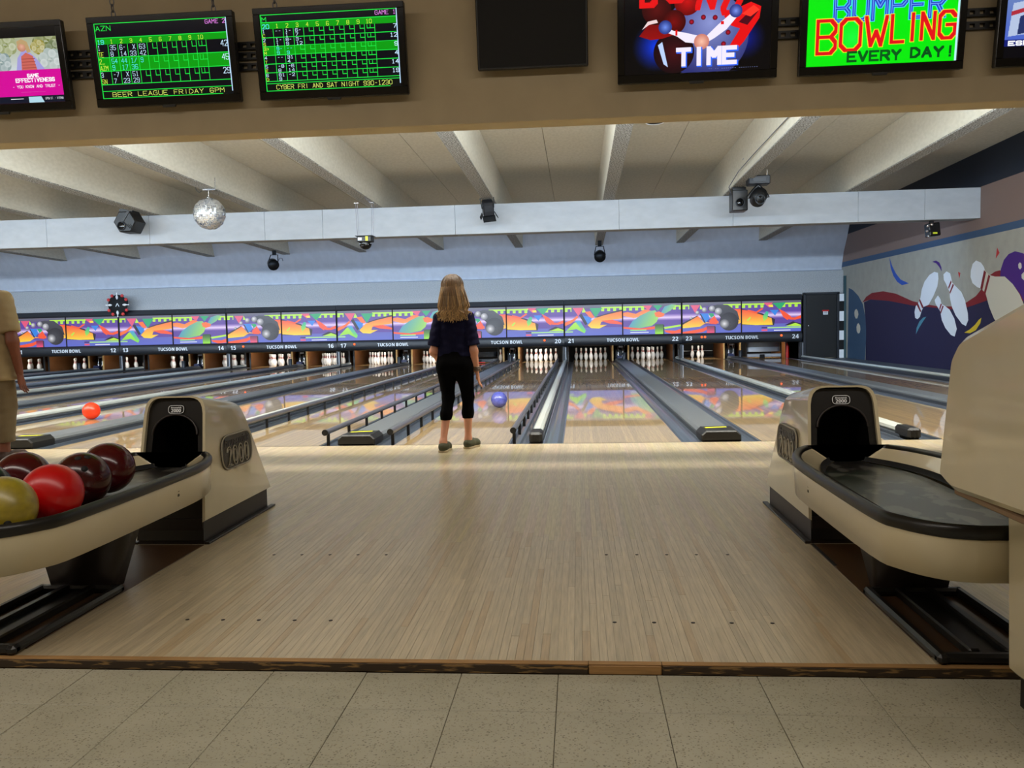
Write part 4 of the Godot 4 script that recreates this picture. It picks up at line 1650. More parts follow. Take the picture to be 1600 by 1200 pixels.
# ---------------------------------------------------------------- scorer's console
func build_console():
	var o := thing("console", "tall cream moulded console on a pedestal at the end of the empty rack", "console", Vector3(1.15, TILE_Y, 5.1))
	var d := -TILE_Y
	var s := begin()
	var side := rounded([Vector2(0.02, 0.612 + d), Vector2(0.088, 0.945 + d), Vector2(0.14, 0.998 + d), Vector2(0.52, 1.105 + d), Vector2(0.60, 1.05 + d), Vector2(0.56, 0.60 + d), Vector2(0.10, 0.585 + d)], 0.022, 4)
	prism(s, side, Vector3(0.75, 0, 0), Vector3(0, 0, 1), Vector3(0, 1, 0), 0.75, 0.016, true)
	part("upper_shell", s, M.cream_gelcoat, o)
	s = begin()
	box(s, Vector3(0.375, 0.578 + d, 0.30), Vector3(0.70, 0.018, 0.46), 0.004)
	part("seam", s, mat("seam_tan", Color(0.55, 0.44, 0.33), 0.6), o)
	s = begin()
	prism(s, rounded([Vector2(0.055, 0.10), Vector2(0.04, 0.50), Vector2(0.03, 0.575 + d), Vector2(0.52, 0.575 + d), Vector2(0.50, 0.10)], 0.02, 4), Vector3(0.62, 0, 0), Vector3(0, 0, 1), Vector3(0, 1, 0), 0.44, 0.014, true)
	part("pedestal", s, M.cream_gelcoat, o)
	s = begin()
	box(s, Vector3(0.41, 0.052, 0.275), Vector3(0.40, 0.104, 0.42), 0.006)
	part("kick_base", s, M.dark_brown, o)

# ---------------------------------------------------------------- screens
func scoreboard(title: String, lane: String, game: String, rows: Array, foot: String, dense: bool) -> Image:
	var im := cv(960, 512, Color(0.02, 0.03, 0.07))
	var g := Color(0.10, 0.93, 0.28)
	var cy := Color(0.35, 0.92, 0.95)
	var ye := Color(0.85, 0.95, 0.30)
	var wh := Color(0.80, 0.92, 1.0)
	var bar := Color(0.02, 0.62, 0.06)
	var line := func(x0: float, y0: float, x1: float, y1: float, c: Color):
		cv_rect(im, x0, y0, x1, y1, c)
	var lw := 0.45
	var lh := 0.9
	cv_text(im, title, 1.5, 4, 3.0, 6, g, 4.0)
	cv_text(im, game, 84, 2.5, 1.9, 5, Color(0.95, 0.55, 0.95), 3.0)
	var top := 20.0 if not dense else 11.0
	cv_rect(im, 0.5, top, 99.5, top + 8, bar)
	cv_text(im, lane, 1.5, top + 2, 2.0, 5.5, cy, 4.0)
	var xs := []
	for i in 11:
		xs.append(9.0 + i * 7.4)
	for i in 10:
		cv_text(im, str(i + 1), xs[i] + (2.4 if i < 9 else 1.6), top + 1.8, 1.7, 5, ye, 3.0)
	var rh := (87.0 - top - 8) / rows.size() * (1.0 if dense else 0.90)
	var y := top + 8.0
	for r in rows:
		if r.size() > 4:
			cv_rect(im, 0.5, y, 99.5, y + rh, bar)
		cv_text(im, r[0], 1.2, y + rh * 0.08, 1.6, rh * 0.34, ye if r.size() > 4 else wh, 3.0)
		cv_text(im, r[1], 1.2, y + rh * 0.58, 1.6, rh * 0.34, ye, 3.0)
		for i in 10:
			var x: float = xs[i]
			line.call(x, y, x + lw, y + rh, g)
			if i < r[2].size():
				var f: Array = r[2][i]
				cv_text(im, f[0], x + 1.6, y + rh * 0.08, 1.8, rh * 0.34, wh if r.size() <= 4 else cy, 3.4)
				cv_text(im, f[1], x + 1.6, y + rh * 0.56, 1.9, rh * 0.34, wh if r.size() <= 4 else cy, 3.4)
			else:
				line.call(x + 4.2, y + rh * 0.05, x + 4.2 + lw, y + rh * 0.42, g)
				line.call(x + 4.2, y + rh * 0.40, x + 7.4, y + rh * 0.40 + lh, g)
				if i == 9:
					line.call(x + 1.9, y + rh * 0.40, x + 7.4, y + rh * 0.40 + lh, g)
					line.call(x + 1.9, y + rh * 0.05, x + 1.9 + lw, y + rh * 0.42, g)
		line.call(xs[10], y, xs[10] + lw, y + rh, g)
		cv_text(im, r[3], 94.0 if r[3].length() > 1 else 96.8, y + rh * 0.1, 2.1, rh * 0.42, wh, 3.6)
		line.call(0.5, y + rh - lh, 99.5, y + rh, g)
		y += rh
	for q in [[0.3, 0.3, 99.7, 1.3], [0.3, 0.3, 0.9, 99], [0.3, 89, 99.7, 90], [0.3, 98.6, 92, 99.6], [0.5, top - 1, 99.5, top]]:
		line.call(q[0], q[1], q[2], q[3], g)
	line.call(99.0, 0.3, 99.7, 96, Color(0.75, 0.88, 1.0))
	cv_rect(im, 0.9, 90.2, 98.6, 98.4, Color(0.02, 0.05, 0.04))
	var n := foot.length()
	var cw := 86.0 / (n * 1.35)
	cv_text(im, foot, 8, 91.6, cw, 5.6, Color(0.90, 0.97, 0.45), 3.2)
	return im

func ad_picture() -> Image:
	var im := cv(640, 344, Color(0.02, 0.02, 0.03))
	cv_poly(im, "0,13 100,13 100,56 0,56", Color(0.66, 0.68, 0.55), Color(0.80, 0.84, 0.86))
	for q in [[92, 20, 9, Color(0.40, 0.44, 0.20)], [85, 26, 5, Color(0.58, 0.54, 0.22)], [97, 30, 6, Color(0.34, 0.40, 0.22)], [93, 44, 8, Color(0.62, 0.68, 0.66)], [60, 22, 8, Color(0.52, 0.56, 0.34)], [55, 45, 7, Color(0.50, 0.58, 0.58)], [30, 30, 12, Color(0.40, 0.46, 0.30)], [10, 40, 10, Color(0.56, 0.60, 0.50)]]:
		for k in 12:
			var rr: float = q[2]
			cv_disc(im, q[0] + sin(k * 2.4) * rr * 0.7, q[1] + cos(k * 2.4) * rr * 1.1, rr * (0.55 - 0.02 * k), q[3].lightened(0.03 * k), q[3].lightened(0.05 * k))
	cv_rect(im, 0, 0, 100, 13, Color(0.02, 0.02, 0.03))
	cv_poly(im, "66,56 68,40 72,31 76,30 82,40 88,56", Color(0.64, 0.62, 0.86))
	cv_poly(im, "70,56 71,38 75,33 80,38 82,56", Color(0.80, 0.40, 0.36))
	for k in 4:
		cv_rect(im, 71, 41 + 4 * k, 81.5, 42 + 4 * k, Color(0.62, 0.28, 0.26))
	cv_disc(im, 72.5, 25, 3.6, Color(0.88, 0.68, 0.58), Color(0.74, 0.50, 0.40))
	cv_poly(im, "69,28 69,18 73,15 77,19 79,32 76,34 75,23 71,21", Color(0.74, 0.62, 0.44))
	cv_rect(im, 0, 56, 100, 91, Color(0.84, 0.02, 0.60))
	var w := Color(1, 1, 1)
	cv_text(im, "SAME", 73.5, 61.5, 1.7, 4.0, w, 3.6)
	cv_text(im, "EFFECTIVENESS", 64, 67.5, 1.75, 4.4, w, 3.6)
	cv_text(im, "- YOU KNOW AND TRUST -", 61, 76.5, 1.25, 3.4, w, 2.4)
	cv_text(im, "--------------------", 67, 85, 0.7, 1.2, Color(0.95, 0.6, 0.85), 1.0)
	cv_rect(im, 0, 91, 100, 100, Color(0.05, 0.08, 0.16))
	cv_poly(im, "72,92 82,92 84,100 72,100", Color(0.70, 0.86, 0.92))
	cv_rect(im, 58, 94, 68, 95, w)
	cv_text(im, "UPON ST. - VIENNA", 85, 93.5, 0.62, 3.0, w, 1.0)
	return im

func bonus_picture() -> Image:
	var im := cv(800, 430, Color(0.015, 0.015, 0.03))
	var red := Color(0.92, 0.06, 0.08)
	cv_disc(im, 22, 66, 17, Color(0.05, 0.25, 0.98), Color(0.015, 0.015, 0.03))
	cv_disc(im, 82, 60, 15, Color(0.05, 0.12, 0.60), Color(0.015, 0.015, 0.03))
	cv_disc(im, 56, 55, 29, Color(0.56, 0.60, 0.84), Color(0.18, 0.20, 0.46), 0.1, -0.3)
	cv_disc(im, 34, 74, 14, Color(0.28, 0.05, 0.09), Color(0.10, 0.02, 0.05))
	cv_poly(im, "23,64 26,60 30,92 27,88", Color(0.75, 0.84, 1.0))
	cv_poly(im, "10,52 18,34 26,20 38,34 34,52 26,56 18,57", Color(0.38, 0.04, 0.05), Color(0.60, 0.05, 0.06))
	cv_disc(im, 22, 20, 10, Color(0.36, 0.05, 0.06), Color(0.20, 0.02, 0.03))
	cv_disc(im, 43, 12, 9, Color(0.80, 0.05, 0.06), Color(0.42, 0.02, 0.03))
	cv_disc(im, 34, 36, 8, Color(0.50, 0.05, 0.06), Color(0.25, 0.02, 0.03))
	cv_poly(im, "12,44 16,34 22,32 23,36 17,38", Color(0.95, 0.85, 0.85))
	cv_text(im, "B", 12, -12, 9, 26, red, 30.0)
	cv_text(im, "O", 30, -18, 10, 28, red, 30.0)
	cv_text(im, "N", 50, -8, 10, 28, red, 28.0, 1.35, 0.25)
	cv_text(im, "U", 66, -4, 9, 32, red, 28.0, 1.35, 0.45)
	cv_poly(im, "68,32 78,22 86,16 93,22 92,36 82,64 77,74 71,72 79,48 73,44", red)
	cv_poly(im, "78,40 86,26 91,28 84,44", Color(0.30, 0.03, 0.10))
	cv_poly(im, "80,30 88,20 92,26 86,34", Color(1.0, 0.22, 0.16))
	for q in [[46, 37], [54, 32], [62, 33], [68, 42], [71, 52], [68, 66], [39, 74]]:
		cv_disc(im, q[0], q[1], 1.7, Color(0.80, 0.10, 0.22), Color(0.35, 0.03, 0.08))
	var wh := Color(0.97, 0.94, 1.0)
	cv_poly(im, "28,42 34,47 42,50 50,54 54,60 50,64 42,62 36,54 28,48", wh)
	cv_disc(im, 28, 42, 4.6, Color(0.45, 0.58, 0.95), Color(0.16, 0.22, 0.52))
	cv_poly(im, "54,60 57,54 64,42 74,27 78,31 70,48 62,58 56,64", wh)
	cv_disc(im, 76, 26, 4.4, Color(0.50, 0.60, 0.95), Color(0.16, 0.20, 0.50))
	cv_disc(im, 53, 62, 5.2, Color(1.0, 0.78, 0.68), Color(0.82, 0.50, 0.44))
	cv_rect(im, 35, 46, 36.4, 53, red)
	cv_rect(im, 66, 38, 68, 42, red)
	cv_text(im, "TIME", 37.6, 72, 7.4, 18, Color(0.20, 0.42, 1.0), 30.0, 1.42)
	cv_text(im, "TIME", 37, 71, 7.4, 18, wh, 24.0, 1.42)
	cv_text(im, "-- -- ------- ---------", 58, 95.5, 1.1, 1.6, Color(0.5, 0.55, 0.75), 2.0)
	return im

func bumper_picture() -> Image:
	var im := cv(960, 512, Color(0.0, 0.93, 0.05))
	cv_disc(im, 31, 66, 16, Color(0.10, 1.0, 0.25), Color(0.0, 0.93, 0.05))
	var layers := [[Color(0.30, 0.85, 1.0), 30.0], [Color(0.12, 0.25, 0.78), 20.0], [Color(0.42, 0.62, 0.98), 6.0]]
	for l in layers:
		cv_text(im, "BUMPER", 18, 14, 9.2, 31, l[0], l[1], 1.36)
	layers = [[Color(0.98, 0.92, 0.15), 30.0], [Color(0.90, 0.07, 0.10), 21.0]]
	for l in layers:
		var x := 7.0
		var k := 0
		for chr in "BOWLING":
			var cw: float = [12.0, 13.0, 13.5, 7.5, 5.0, 8.0, 10.0][k]
			var ch: float = [40.0, 38.0, 34.0, 32.0, 31.0, 31.0, 32.0][k]
			cv_text(im, chr, x, 44.0 - k * 0.7, cw, ch, l[0], l[1])
			x += cw + 3.6
			k += 1
	cv_text(im, "EVERY", 28, 84, 5.2, 11, Color(0.0, 0.34, 0.10), 15.0, 1.42)
	cv_text(im, "DAY!", 70, 82.5, 5.4, 11, Color(0.0, 0.30, 0.10), 15.0, 1.42)
	cv_rect(im, 98.6, 0, 100, 100, Color(0.75, 0.95, 1.0))
	return im

func sports_picture() -> Image:
	var im := cv(320, 172, Color(0.02, 0.02, 0.05))
	cv_poly(im, "0,8 100,8 100,26 0,26", Color(0.50, 0.42, 0.36), Color(0.30, 0.26, 0.30))
	cv_poly(im, "0,26 100,26 100,78 0,78", Color(0.42, 0.52, 0.75), Color(0.30, 0.40, 0.80))
	cv_poly(im, "2,74 4,34 18,30 22,70", Color(0.72, 0.78, 0.90))
	cv_poly(im, "3,44 20,36 20,41 3,49", Color(0.70, 0.18, 0.24))
	cv_poly(im, "8,72 9,50 13,48 14,70", Color(0.15, 0.20, 0.40))
	cv_poly(im, "26,70 28,30 90,20 96,72", Color(0.55, 0.62, 0.80))
	cv_rect(im, 0, 78, 100, 86, Color(0.08, 0.12, 0.45))
	cv_text(im, "ESPN", 3, 80, 3.6, 4.6, Color(1, 1, 1), 3.0)
	cv_rect(im, 28, 81, 60, 83, Color(0.8, 0.85, 0.95))
	return im

func build_screens():
	var pics := {
		1: [lit_picture("advert_picture", ad_picture(), 1.0, 0.12), "screen showing a magenta advert below a picture of a person outdoors", Color(0.8, 0.2, 0.6)],
		2: [lit_picture("score_picture_19", scoreboard("AZN", "19", "GAME 2", [["1", "TE", [["35", "8"], ["6-", "14"], [" X", "33"], ["63", "42"]], "42"], ["2_", "AZM", [["54", "9"], ["44", "17"], ["1/", "36"], ["9", ""]], "45", 1], ["3", "SN", [["-7", "7"], [" X", "23"], ["51", "29"]], "29"]], "BEER LEAGUE FRIDAY 6PM", false), 1.0, 0.12), "screen with a green score grid of three rows, Beer League Friday along its foot", Color(0.2, 0.9, 0.35)],
		3: [lit_picture("score_picture_20", scoreboard("M", "20", "GAME 1", [["1", "C", [["--", ""], ["1-", "1"], ["6-", "7"]], "7"], ["2", "S", [["1-", "1"], ["8-", "9"], ["3-", "12"]], "12"], ["3>", "M", [["9-", "9"], ["--", "9"]], "9", 1], ["4", "T", [["--", ""], ["31", "4"]], "4"], ["5", "E", [["-8", "8"], ["-6", "14"]], "14"], ["6", "D", [["81", "9"], ["-2", ""]], "19"]], "CYBER FRI AND SAT NIGHT 930-1230", true), 1.0, 0.12), "green score grid of six rows with Cyber Fri and Sat Night along its foot", Color(0.2, 0.9, 0.35)],
		5: [lit_picture("bonus_picture", bonus_picture(), 1.0, 0.12), "screen showing red letters and crossed pins over a gear with TIME in white", Color(0.4, 0.2, 0.5)],
		6: [lit_picture("bumper_picture", bumper_picture(), 1.0, 0.12), "bright green screen that reads BUMPER BOWLING EVERY DAY", Color(0.1, 1.0, 0.15)],
		7: [lit_picture("sports_picture", sports_picture(), 1.0, 0.12), "screen showing a blue sports broadcast beside the bright green screen", Color(0.4, 0.5, 0.9)],
	}
	var xs := {1: -4.448, 2: -3.057, 3: -1.719, 5: 1.071, 6: 2.41, 7: 3.814}
	var w := 1.179
	var h := 0.672
	var s := begin()
	picture(s, 1.075, 0.565, 0.004)
	var pm := finish(s)
	for k in xs:
		var o := thing("wall_screen", pics[k][1], "screen", Vector3(xs[k], 2.879, 1.0), "row of screens on the bulkhead")
		o.rotation.x = 0.158
		s = begin()
		box(s, Vector3(0, h / 2, -0.036), Vector3(w, h, 0.05), 0.008)
		part("cabinet", s, M.black_plastic, o)
		s = begin()
		for q in [[0, h - 0.0225, w, 0.045], [0, 0.031, w, 0.062], [-w / 2 + 0.026, h / 2 + 0.0085, 0.052, h - 0.107], [w / 2 - 0.026, h / 2 + 0.0085, 0.052, h - 0.107]]:
			box(s, Vector3(q[0], q[1], -0.006), Vector3(q[2], q[3], 0.016), 0.003)
		part("bezel", s, M.black_gloss, o)
		part("display", pm, pics[k][0], o, Transform3D(Basis.IDENTITY, Vector3(0, 0.0085 + h / 2, -0.0095)))
		s = begin()
		prism(s, PackedVector2Array([Vector2(-0.05, -0.018), Vector2(0.05, -0.018), Vector2(0.06, 0.004), Vector2(-0.06, 0.004)]), Vector3(0, 0, -0.02), Vector3(1, 0, 0), Vector3(0, 1, 0), 0.02, 0.003)
		part("sensor_tab", s, M.black_plastic, o)
		s = begin()
		box(s, Vector3(0, h / 2, -0.085), Vector3(0.4, 0.3, 0.06), 0.006)
		part("wall_bracket", s, M.matt_black, o)
		if k in [2, 3]:
			for x in ([-0.38, 0.43] if k == 2 else [-0.42]):
				hang_chain(o, Vector3(x, h - 0.01, -0.04), 9)
		glow_light(o, Vector3(0, h / 2, 0.03), Vector2(1.0, 0.5), Basis(Vector3.UP, PI), pics[k][2], 0.05)
	var off := thing("wall_screen", "blank black panel among the lit screens, showing nothing", "screen", Vector3(-0.163, 3.03, 1.0), "row of screens on the bulkhead")
	off.rotation.x = 0.158
	s = begin()
	box(s, Vector3(0, 0.31, -0.03), Vector3(0.845, 0.62, 0.06), 0.006)
	part("cabinet", s, M.black_plastic, off)
	s = begin()
	box(s, Vector3(0, 0.31, 0.001), Vector3(0.815, 0.59, 0.004), 0.001)
	part("dark_display", s, M.matt_black, off)
	hang_chain(off, Vector3(0.44, 0.5, -0.03), 12)
	# slotted mounting rails
	for q in [[-5.1, -1.2], [0.6, 4.5]]:
		for y in [3.335, 3.255, 3.17] if q[0] < 0 else [3.31, 3.215]:
			var o := thing("mounting_rail", "black slotted rail behind the %s, %s" % ["score screens" if q[0] < 0 else "bumper bowling screen", {3.335: "topmost of three", 3.255: "middle one of three", 3.17: "lowest of three", 3.31: "upper of two", 3.215: "lower of two"}[y]], "rail", Vector3((q[0] + q[1]) / 2, y, 0.90), "slotted rails")
			s = begin()
			var l: float = q[1] - q[0]
			box(s, Vector3(0, 0.022, 0), Vector3(l, 0.014, 0.03))
			box(s, Vector3(0, -0.022, 0), Vector3(l, 0.014, 0.03))
			var x := -l / 2
			while x < l / 2:
				box(s, Vector3(x + 0.015, 0, 0), Vector3(0.034, 0.032, 0.03))
				x += 0.072
			part("slotted_bar", s, M.black_plastic, o)

func hang_chain(o: Node3D, at: Vector3, n: int):
	var s := begin()
	for i in n:
		var pts := []
		for t in 13:
			var a := TAU * t / 12.0
			var e := Vector3(cos(a) * 0.016, sin(a) * 0.03, 0)
			if i % 2:
				e = Vector3(0, e.y, e.x)
			pts.append(at + e + Vector3(0, 0.03 + 0.046 * i, 0))
		tube(s, pts, 0.0045, 5)
	part("chain", s, M.rail_grey, o)

# ---------------------------------------------------------------- lamps and effects under the ribs
func build_fixtures():
	# mirror ball
	var o := thing("mirror_ball", "silver mirror ball hanging in front of the white cross beam", "mirror ball", Vector3(-6.02, 3.085, -6.3))
	var s := begin()
	var r := 0.262
	for i in 22:
		var a0 := -PI / 2 + PI * i / 22.0
		var a1 := a0 + PI / 22.0
		var n := maxi(6, int(46 * cos((a0 + a1) / 2)))
		for k in n:
			var b0 := TAU * k / n
			var b1 := TAU * (k + 0.94) / n
			var e := 0.004
			var q := []
			for v in [[a0 + e, b0], [a0 + e, b1], [a1 - e, b1], [a1 - e, b0]]:
				q.append(Vector3(cos(v[0]) * sin(v[1]), sin(v[0]), cos(v[0]) * cos(v[1])) * r)
			var tilt := Vector3(rng.randfn(), rng.randfn(), rng.randfn()) * 0.004
			q[0] += tilt
			q[2] -= tilt
			poly(s, q)
	part("mirror_tiles", s, mat("mirror", Color(0.90, 0.91, 0.92), 0.22, 0.8), o).set_meta("kind", "stuff")
	s = begin()
	ball(s, Vector3.ZERO, r - 0.006, 32)
	part("core", s, M.rail_grey, o)
	s = begin()
	tube(s, [Vector3(0, r - 0.01, 0), Vector3(0, 0.40, 0)], 0.008, 8)
	lathe(s, PackedVector2Array([Vector2(0, 0), Vector2(0.04, 0), Vector2(0.04, 0.03), Vector2(0, 0.03)]), 12, Transform3D(Basis.IDENTITY, Vector3(0, r - 0.012, 0)))
	part("hanger", s, M.chrome, o)
	s = begin()
	box(s, Vector3(0.01, 0.405, 0), Vector3(0.22, 0.025, 0.03), 0.004)
	tube(s, [Vector3(0.12, 0.40, 0), Vector3(0.12, 0.60, 0)], 0.006, 6)
	part("ceiling_bracket", s, M.chrome, o)
	s = begin()
	tube(s, [Vector3(-0.09, 0.40, 0), Vector3(-0.16, 0.36, 0), Vector3(-0.21, 0.40, 0), Vector3(-0.24, 0.50, 0), Vector3(-0.26, 0.75, 0)], 0.005, 6)
	part("cable", s, M.black_plastic, o)
	# six-sided effect projector
	o = thing("effect_projector", "black six-sided effect projector on a rib above the cross beam, beside the mirror ball", "projector", Vector3(-8.49, 3.25, -8.25))
	s = begin()
	var hex := PackedVector2Array()
	for k in 6:
		hex.append(Vector2(cos(TAU * k / 6.0), sin(TAU * k / 6.0)) * 0.225)
	prism(s, hex, Vector3(0, 0, -0.2), Vector3(1, 0, 0), Vector3(0, 1, 0), 0.4, 0.02)
	part("body", s, M.black_plastic, o)
	lens(o, Vector3(-0.06, -0.08, 0.2), 0.085)
	s = begin()
	box(s, Vector3(0, 0.21, 0), Vector3(0.26, 0.10, 0.28), 0.006)
	box(s, Vector3(0.02, 0.09, 0.205), Vector3(0.05, 0.26, 0.012), 0.003, Basis(Vector3.BACK, -0.6))
	part("bracket", s, M.brown_black, o)
	s = begin()
	for k in 3:
		tube(s, [Vector3(0.04 + 0.035 * k, -0.05, 0.203), Vector3(0.10 + 0.03 * k, -0.13, 0.203)], 0.007, 5)
	part("vents", s, M.matt_black, o)
	# hanging half-dome
	o = thing("dome_effect", "black half-dome light on four thin rods, with yellow and white stickers", "effect light", Vector3(-3.69, 2.72, -7.6))
	s = begin()
	box(s, Vector3(0, 0.055, 0), Vector3(0.32, 0.012, 0.26), 0.003)
	part("plate", s, M.black_plastic, o)
	s = begin()
	box(s, Vector3(0, 0.0, 0), Vector3(0.27, 0.1, 0.22), 0.01)
	part("body", s, M.black_plastic, o)
	s = begin()
	ball(s, Vector3(0, -0.075, 0), 0.115, 20, Vector3(1, 0.95, 1))
	part("dome", s, M.black_gloss, o)
	s = begin()
	for k in 16:
		var a := k * 2.399
		var el := 0.15 + 0.07 * (k % 8)
		ball(s, Vector3(0, -0.075, 0) + Vector3(cos(a) * cos(el), -sin(el) + 0.15, sin(a) * cos(el)) * 0.112, 0.011, 8)
	part("dome_lenses", s, M.steel, o)
	s = begin()
	for x in [-0.145, -0.115, 0.115, 0.145]:
		tube(s, [Vector3(x, 0.06, 0.0), Vector3(x * 1.15, 0.66, 0.0)], 0.004, 5)
	tube(s, [Vector3(-0.005, 0.765, 0), Vector3(0.10, 0.66, 0)], 0.004, 5)
	tube(s, [Vector3(0.015, 0.765, 0), Vector3(0.13, 0.66, 0)], 0.004, 5)
	part("rods", s, M.rail_grey, o)
	s = begin()
	box(s, Vector3(-0.15, 0.66, 0), Vector3(0.09, 0.014, 0.03), 0.003)
	box(s, Vector3(0.13, 0.66, 0), Vector3(0.07, 0.014, 0.03), 0.003)
	part("clamps", s, M.chrome, o)
	s = begin()
	box(s, Vector3(0.05, 0.005, 0.112), Vector3(0.045, 0.08, 0.004))
	part("yellow_sticker", s, M.yellow_label, o)
	s = begin()
	box(s, Vector3(-0.075, 0.0, 0.112), Vector3(0.07, 0.05, 0.004))
	part("white_sticker", s, M.white_letter, o)
	# wash light with flaps
	o = thing("wash_light", "dark wash light with open flaps clamped where a rib meets the cross beam", "stage light", Vector3(-1.50, 3.28, -8.25))
	o.rotation = Vector3(0.45, 0.25, 0.12)
	s = begin()
	box(s, Vector3(0, 0.03, 0), Vector3(0.20, 0.26, 0.24), 0.02)
	part("body", s, mat("slate", Color(0.07, 0.075, 0.095), 0.5), o)
	s = begin()
	box(s, Vector3(0, 0.05, 0.122), Vector3(0.16, 0.12, 0.006), 0.002)
	part("glass", s, M.mask_grey, o)
	s = begin()
	for q in [[Vector3(0, -0.15, 0.10), Vector3(0.24, 0.012, 0.16), Vector3(0.5, 0, 0)], [Vector3(-0.14, -0.10, 0.06), Vector3(0.012, 0.10, 0.16), Vector3(0, 0, -0.5)], [Vector3(0.14, -0.10, 0.06), Vector3(0.012, 0.10, 0.16), Vector3(0, 0, 0.5)]]:
		box(s, q[0], q[1], 0.003, Basis.from_euler(q[2]))
	part("flaps", s, M.matt_black, o)
	s = begin()
	tube(s, [Vector3(-0.11, 0.02, 0), Vector3(-0.13, 0.2, -0.05), Vector3(0.13, 0.2, -0.05), Vector3(0.11, 0.02, 0)], 0.012, 6)
	part("yoke", s, M.black_plastic, o)
	# box projector and moving head on one rib
	o = thing("box_projector", "dark brown box projector with a round lens under the cabled rib, beside the moving head", "projector", Vector3(3.04, 3.20, -7.9))
	s = begin()
	box(s, Vector3(0, 0.02, 0), Vector3(0.27, 0.36, 0.34), 0.012)
	part("body", s, M.brown_black, o)
	lens(o, Vector3(0.0, -0.02, 0.17), 0.08)
	s = begin()
	box(s, Vector3(0, 0.23, 0), Vector3(0.24, 0.06, 0.2), 0.006)
	part("bracket", s, M.brown_black, o)
	o = thing("moving_head", "large black moving-head light with a yoke, hung from the cabled rib", "stage light", Vector3(3.24, 3.30, -7.2))
	s = begin()
	box(s, Vector3(0, 0.16, 0), Vector3(0.36, 0.15, 0.26), 0.015)
	part("base", s, mat("slate", Color(0.07, 0.075, 0.095), 0.5), o)
	s = begin()
	box(s, Vector3(0, 0.165, 0.133), Vector3(0.22, 0.07, 0.006), 0.002)
	part("front_panel", s, M.mask_grey, o)
	s = begin()
	for x in [-0.15, 0.15]:
		tube(s, [Vector3(x, 0.24, 0), Vector3(x, 0.34, 0)], 0.014, 8)
	part("clamps", s, M.chrome, o)
	s = begin()
	var arc := []
	for k in 13:
		var a := PI * k / 12.0
		arc.append(Vector3(cos(a) * 0.165, 0.02 + sin(a) * 0.06 - (0.15 * absf(cos(a))), 0))
	tube(s, arc, 0.03, 8)
	part("yoke", s, M.black_plastic, o)
	s = begin()
	lathe(s, PackedVector2Array([Vector2(0, -0.15), Vector2(0.09, -0.15), Vector2(0.125, -0.1), Vector2(0.135, 0.08), Vector2(0.12, 0.15), Vector2(0, 0.15)]), 18, Transform3D(Basis(Vector3.RIGHT, PI / 2 - 0.35), Vector3(0, -0.13, 0.02)))
	part("head", s, M.black_plastic, o)
	lens(o, Vector3(0.0, -0.18, 0.165), 0.085)
	o = thing("power_cable", "thin grey cables running down the side of a rib to the moving head", "cable", Vector3(3.0, 3.55, -6.0))
	s = begin()
	tube(s, [Vector3(0.24, 0.03, -1.2), Vector3(0.10, 0.22, -1.2), Vector3(-0.03, 0.24, -0.9), Vector3(-0.06, 0.20, 0.0), Vector3(-0.06, 0.30, 1.6), Vector3(-0.07, 0.35, 3.4)], 0.009, 6)
	tube(s, [Vector3(-0.06, -0.30, -1.85), Vector3(-0.16, -0.10, -1.7), Vector3(-0.12, 0.05, -1.0), Vector3(-0.11, 0.10, 0.4), Vector3(-0.09, 0.17, 3.4)], 0.008, 6)
	part("strands", s, M.rail_grey, o)
	s = begin()
	box(s, Vector3(-0.06, 0.24, -0.8), Vector3(0.05, 0.09, 0.12), 0.006)
	part("outlet_box", s, M.rail_grey, o)
	# small projector under the beam near the mural
	o = thing("small_projector", "small black projector with a yellow sticker under the cross beam near the mural wall", "projector", Vector3(6.78, 2.72, -8.95))
	s = begin()
	box(s, Vector3(0.04, 0, 0), Vector3(0.2, 0.25, 0.24), 0.015, Basis(Vector3.BACK, 0.1))
	part("body", s, M.black_gloss, o)
	s = begin()
	for q in [[-0.09, 0.06], [-0.10, -0.03], [-0.08, -0.13], [-0.02, 0.09]]:
		ball(s, Vector3(q[0], q[1], 0.12), 0.03, 10)
	part("lens_cluster", s, M.chrome, o)
	s = begin()
	box(s, Vector3(0.04, -0.07, 0.124), Vector3(0.08, 0.03, 0.004))
	part("yellow_sticker", s, M.yellow_label, o)
	s = begin()
	box(s, Vector3(0.02, 0.15, 0), Vector3(0.06, 0.09, 0.08), 0.004)
	part("bracket", s, M.matt_black, o)
	# can lights near the rear cove
	for q in [[Vector3(-8.32, 3.05, -15.4), 0.5, "black round spotlight under a rib above lane sixteen, its bracket turned aside"], [Vector3(0.76, 3.02, -15.4), 0.0, "black round spotlight hanging straight below a rib above lane twenty-one"]]:
		o = thing("spotlight", q[2], "spotlight", q[0], "spotlights near the rear cove")
		s = begin()
		lathe(s, PackedVector2Array([Vector2(0, -0.13), Vector2(0.10, -0.13), Vector2(0.145, -0.07), Vector2(0.15, 0.10), Vector2(0.155, 0.13), Vector2(0, 0.13)]), 20, Transform3D(Basis(Vector3.UP, q[1]) * Basis(Vector3.RIGHT, PI / 2 + 0.3), Vector3(0, -0.07, 0)))
		part("can", s, M.black_plastic, o)
		s = begin()
		tube(s, [Vector3(-0.15, -0.06, 0), Vector3(-0.10 + q[1] * 0.1, 0.18, 0), Vector3(0.10 + q[1] * 0.1, 0.18, 0), Vector3(0.15, -0.06, 0)], 0.014, 6)
		box(s, Vector3(q[1] * 0.1, 0.26, 0), Vector3(0.1, 0.16, 0.06), 0.006)
		part("yoke", s, M.matt_black, o)
		if q[1] > 0.0:
			s = begin()
			tube(s, [Vector3(0.16, 0.0, 0.02), Vector3(0.22, 0.09, 0.02), Vector3(0.28, 0.08, 0.02), Vector3(0.30, 0.0, 0.02)], 0.010, 6)
			part("cable", s, M.rail_grey, o)
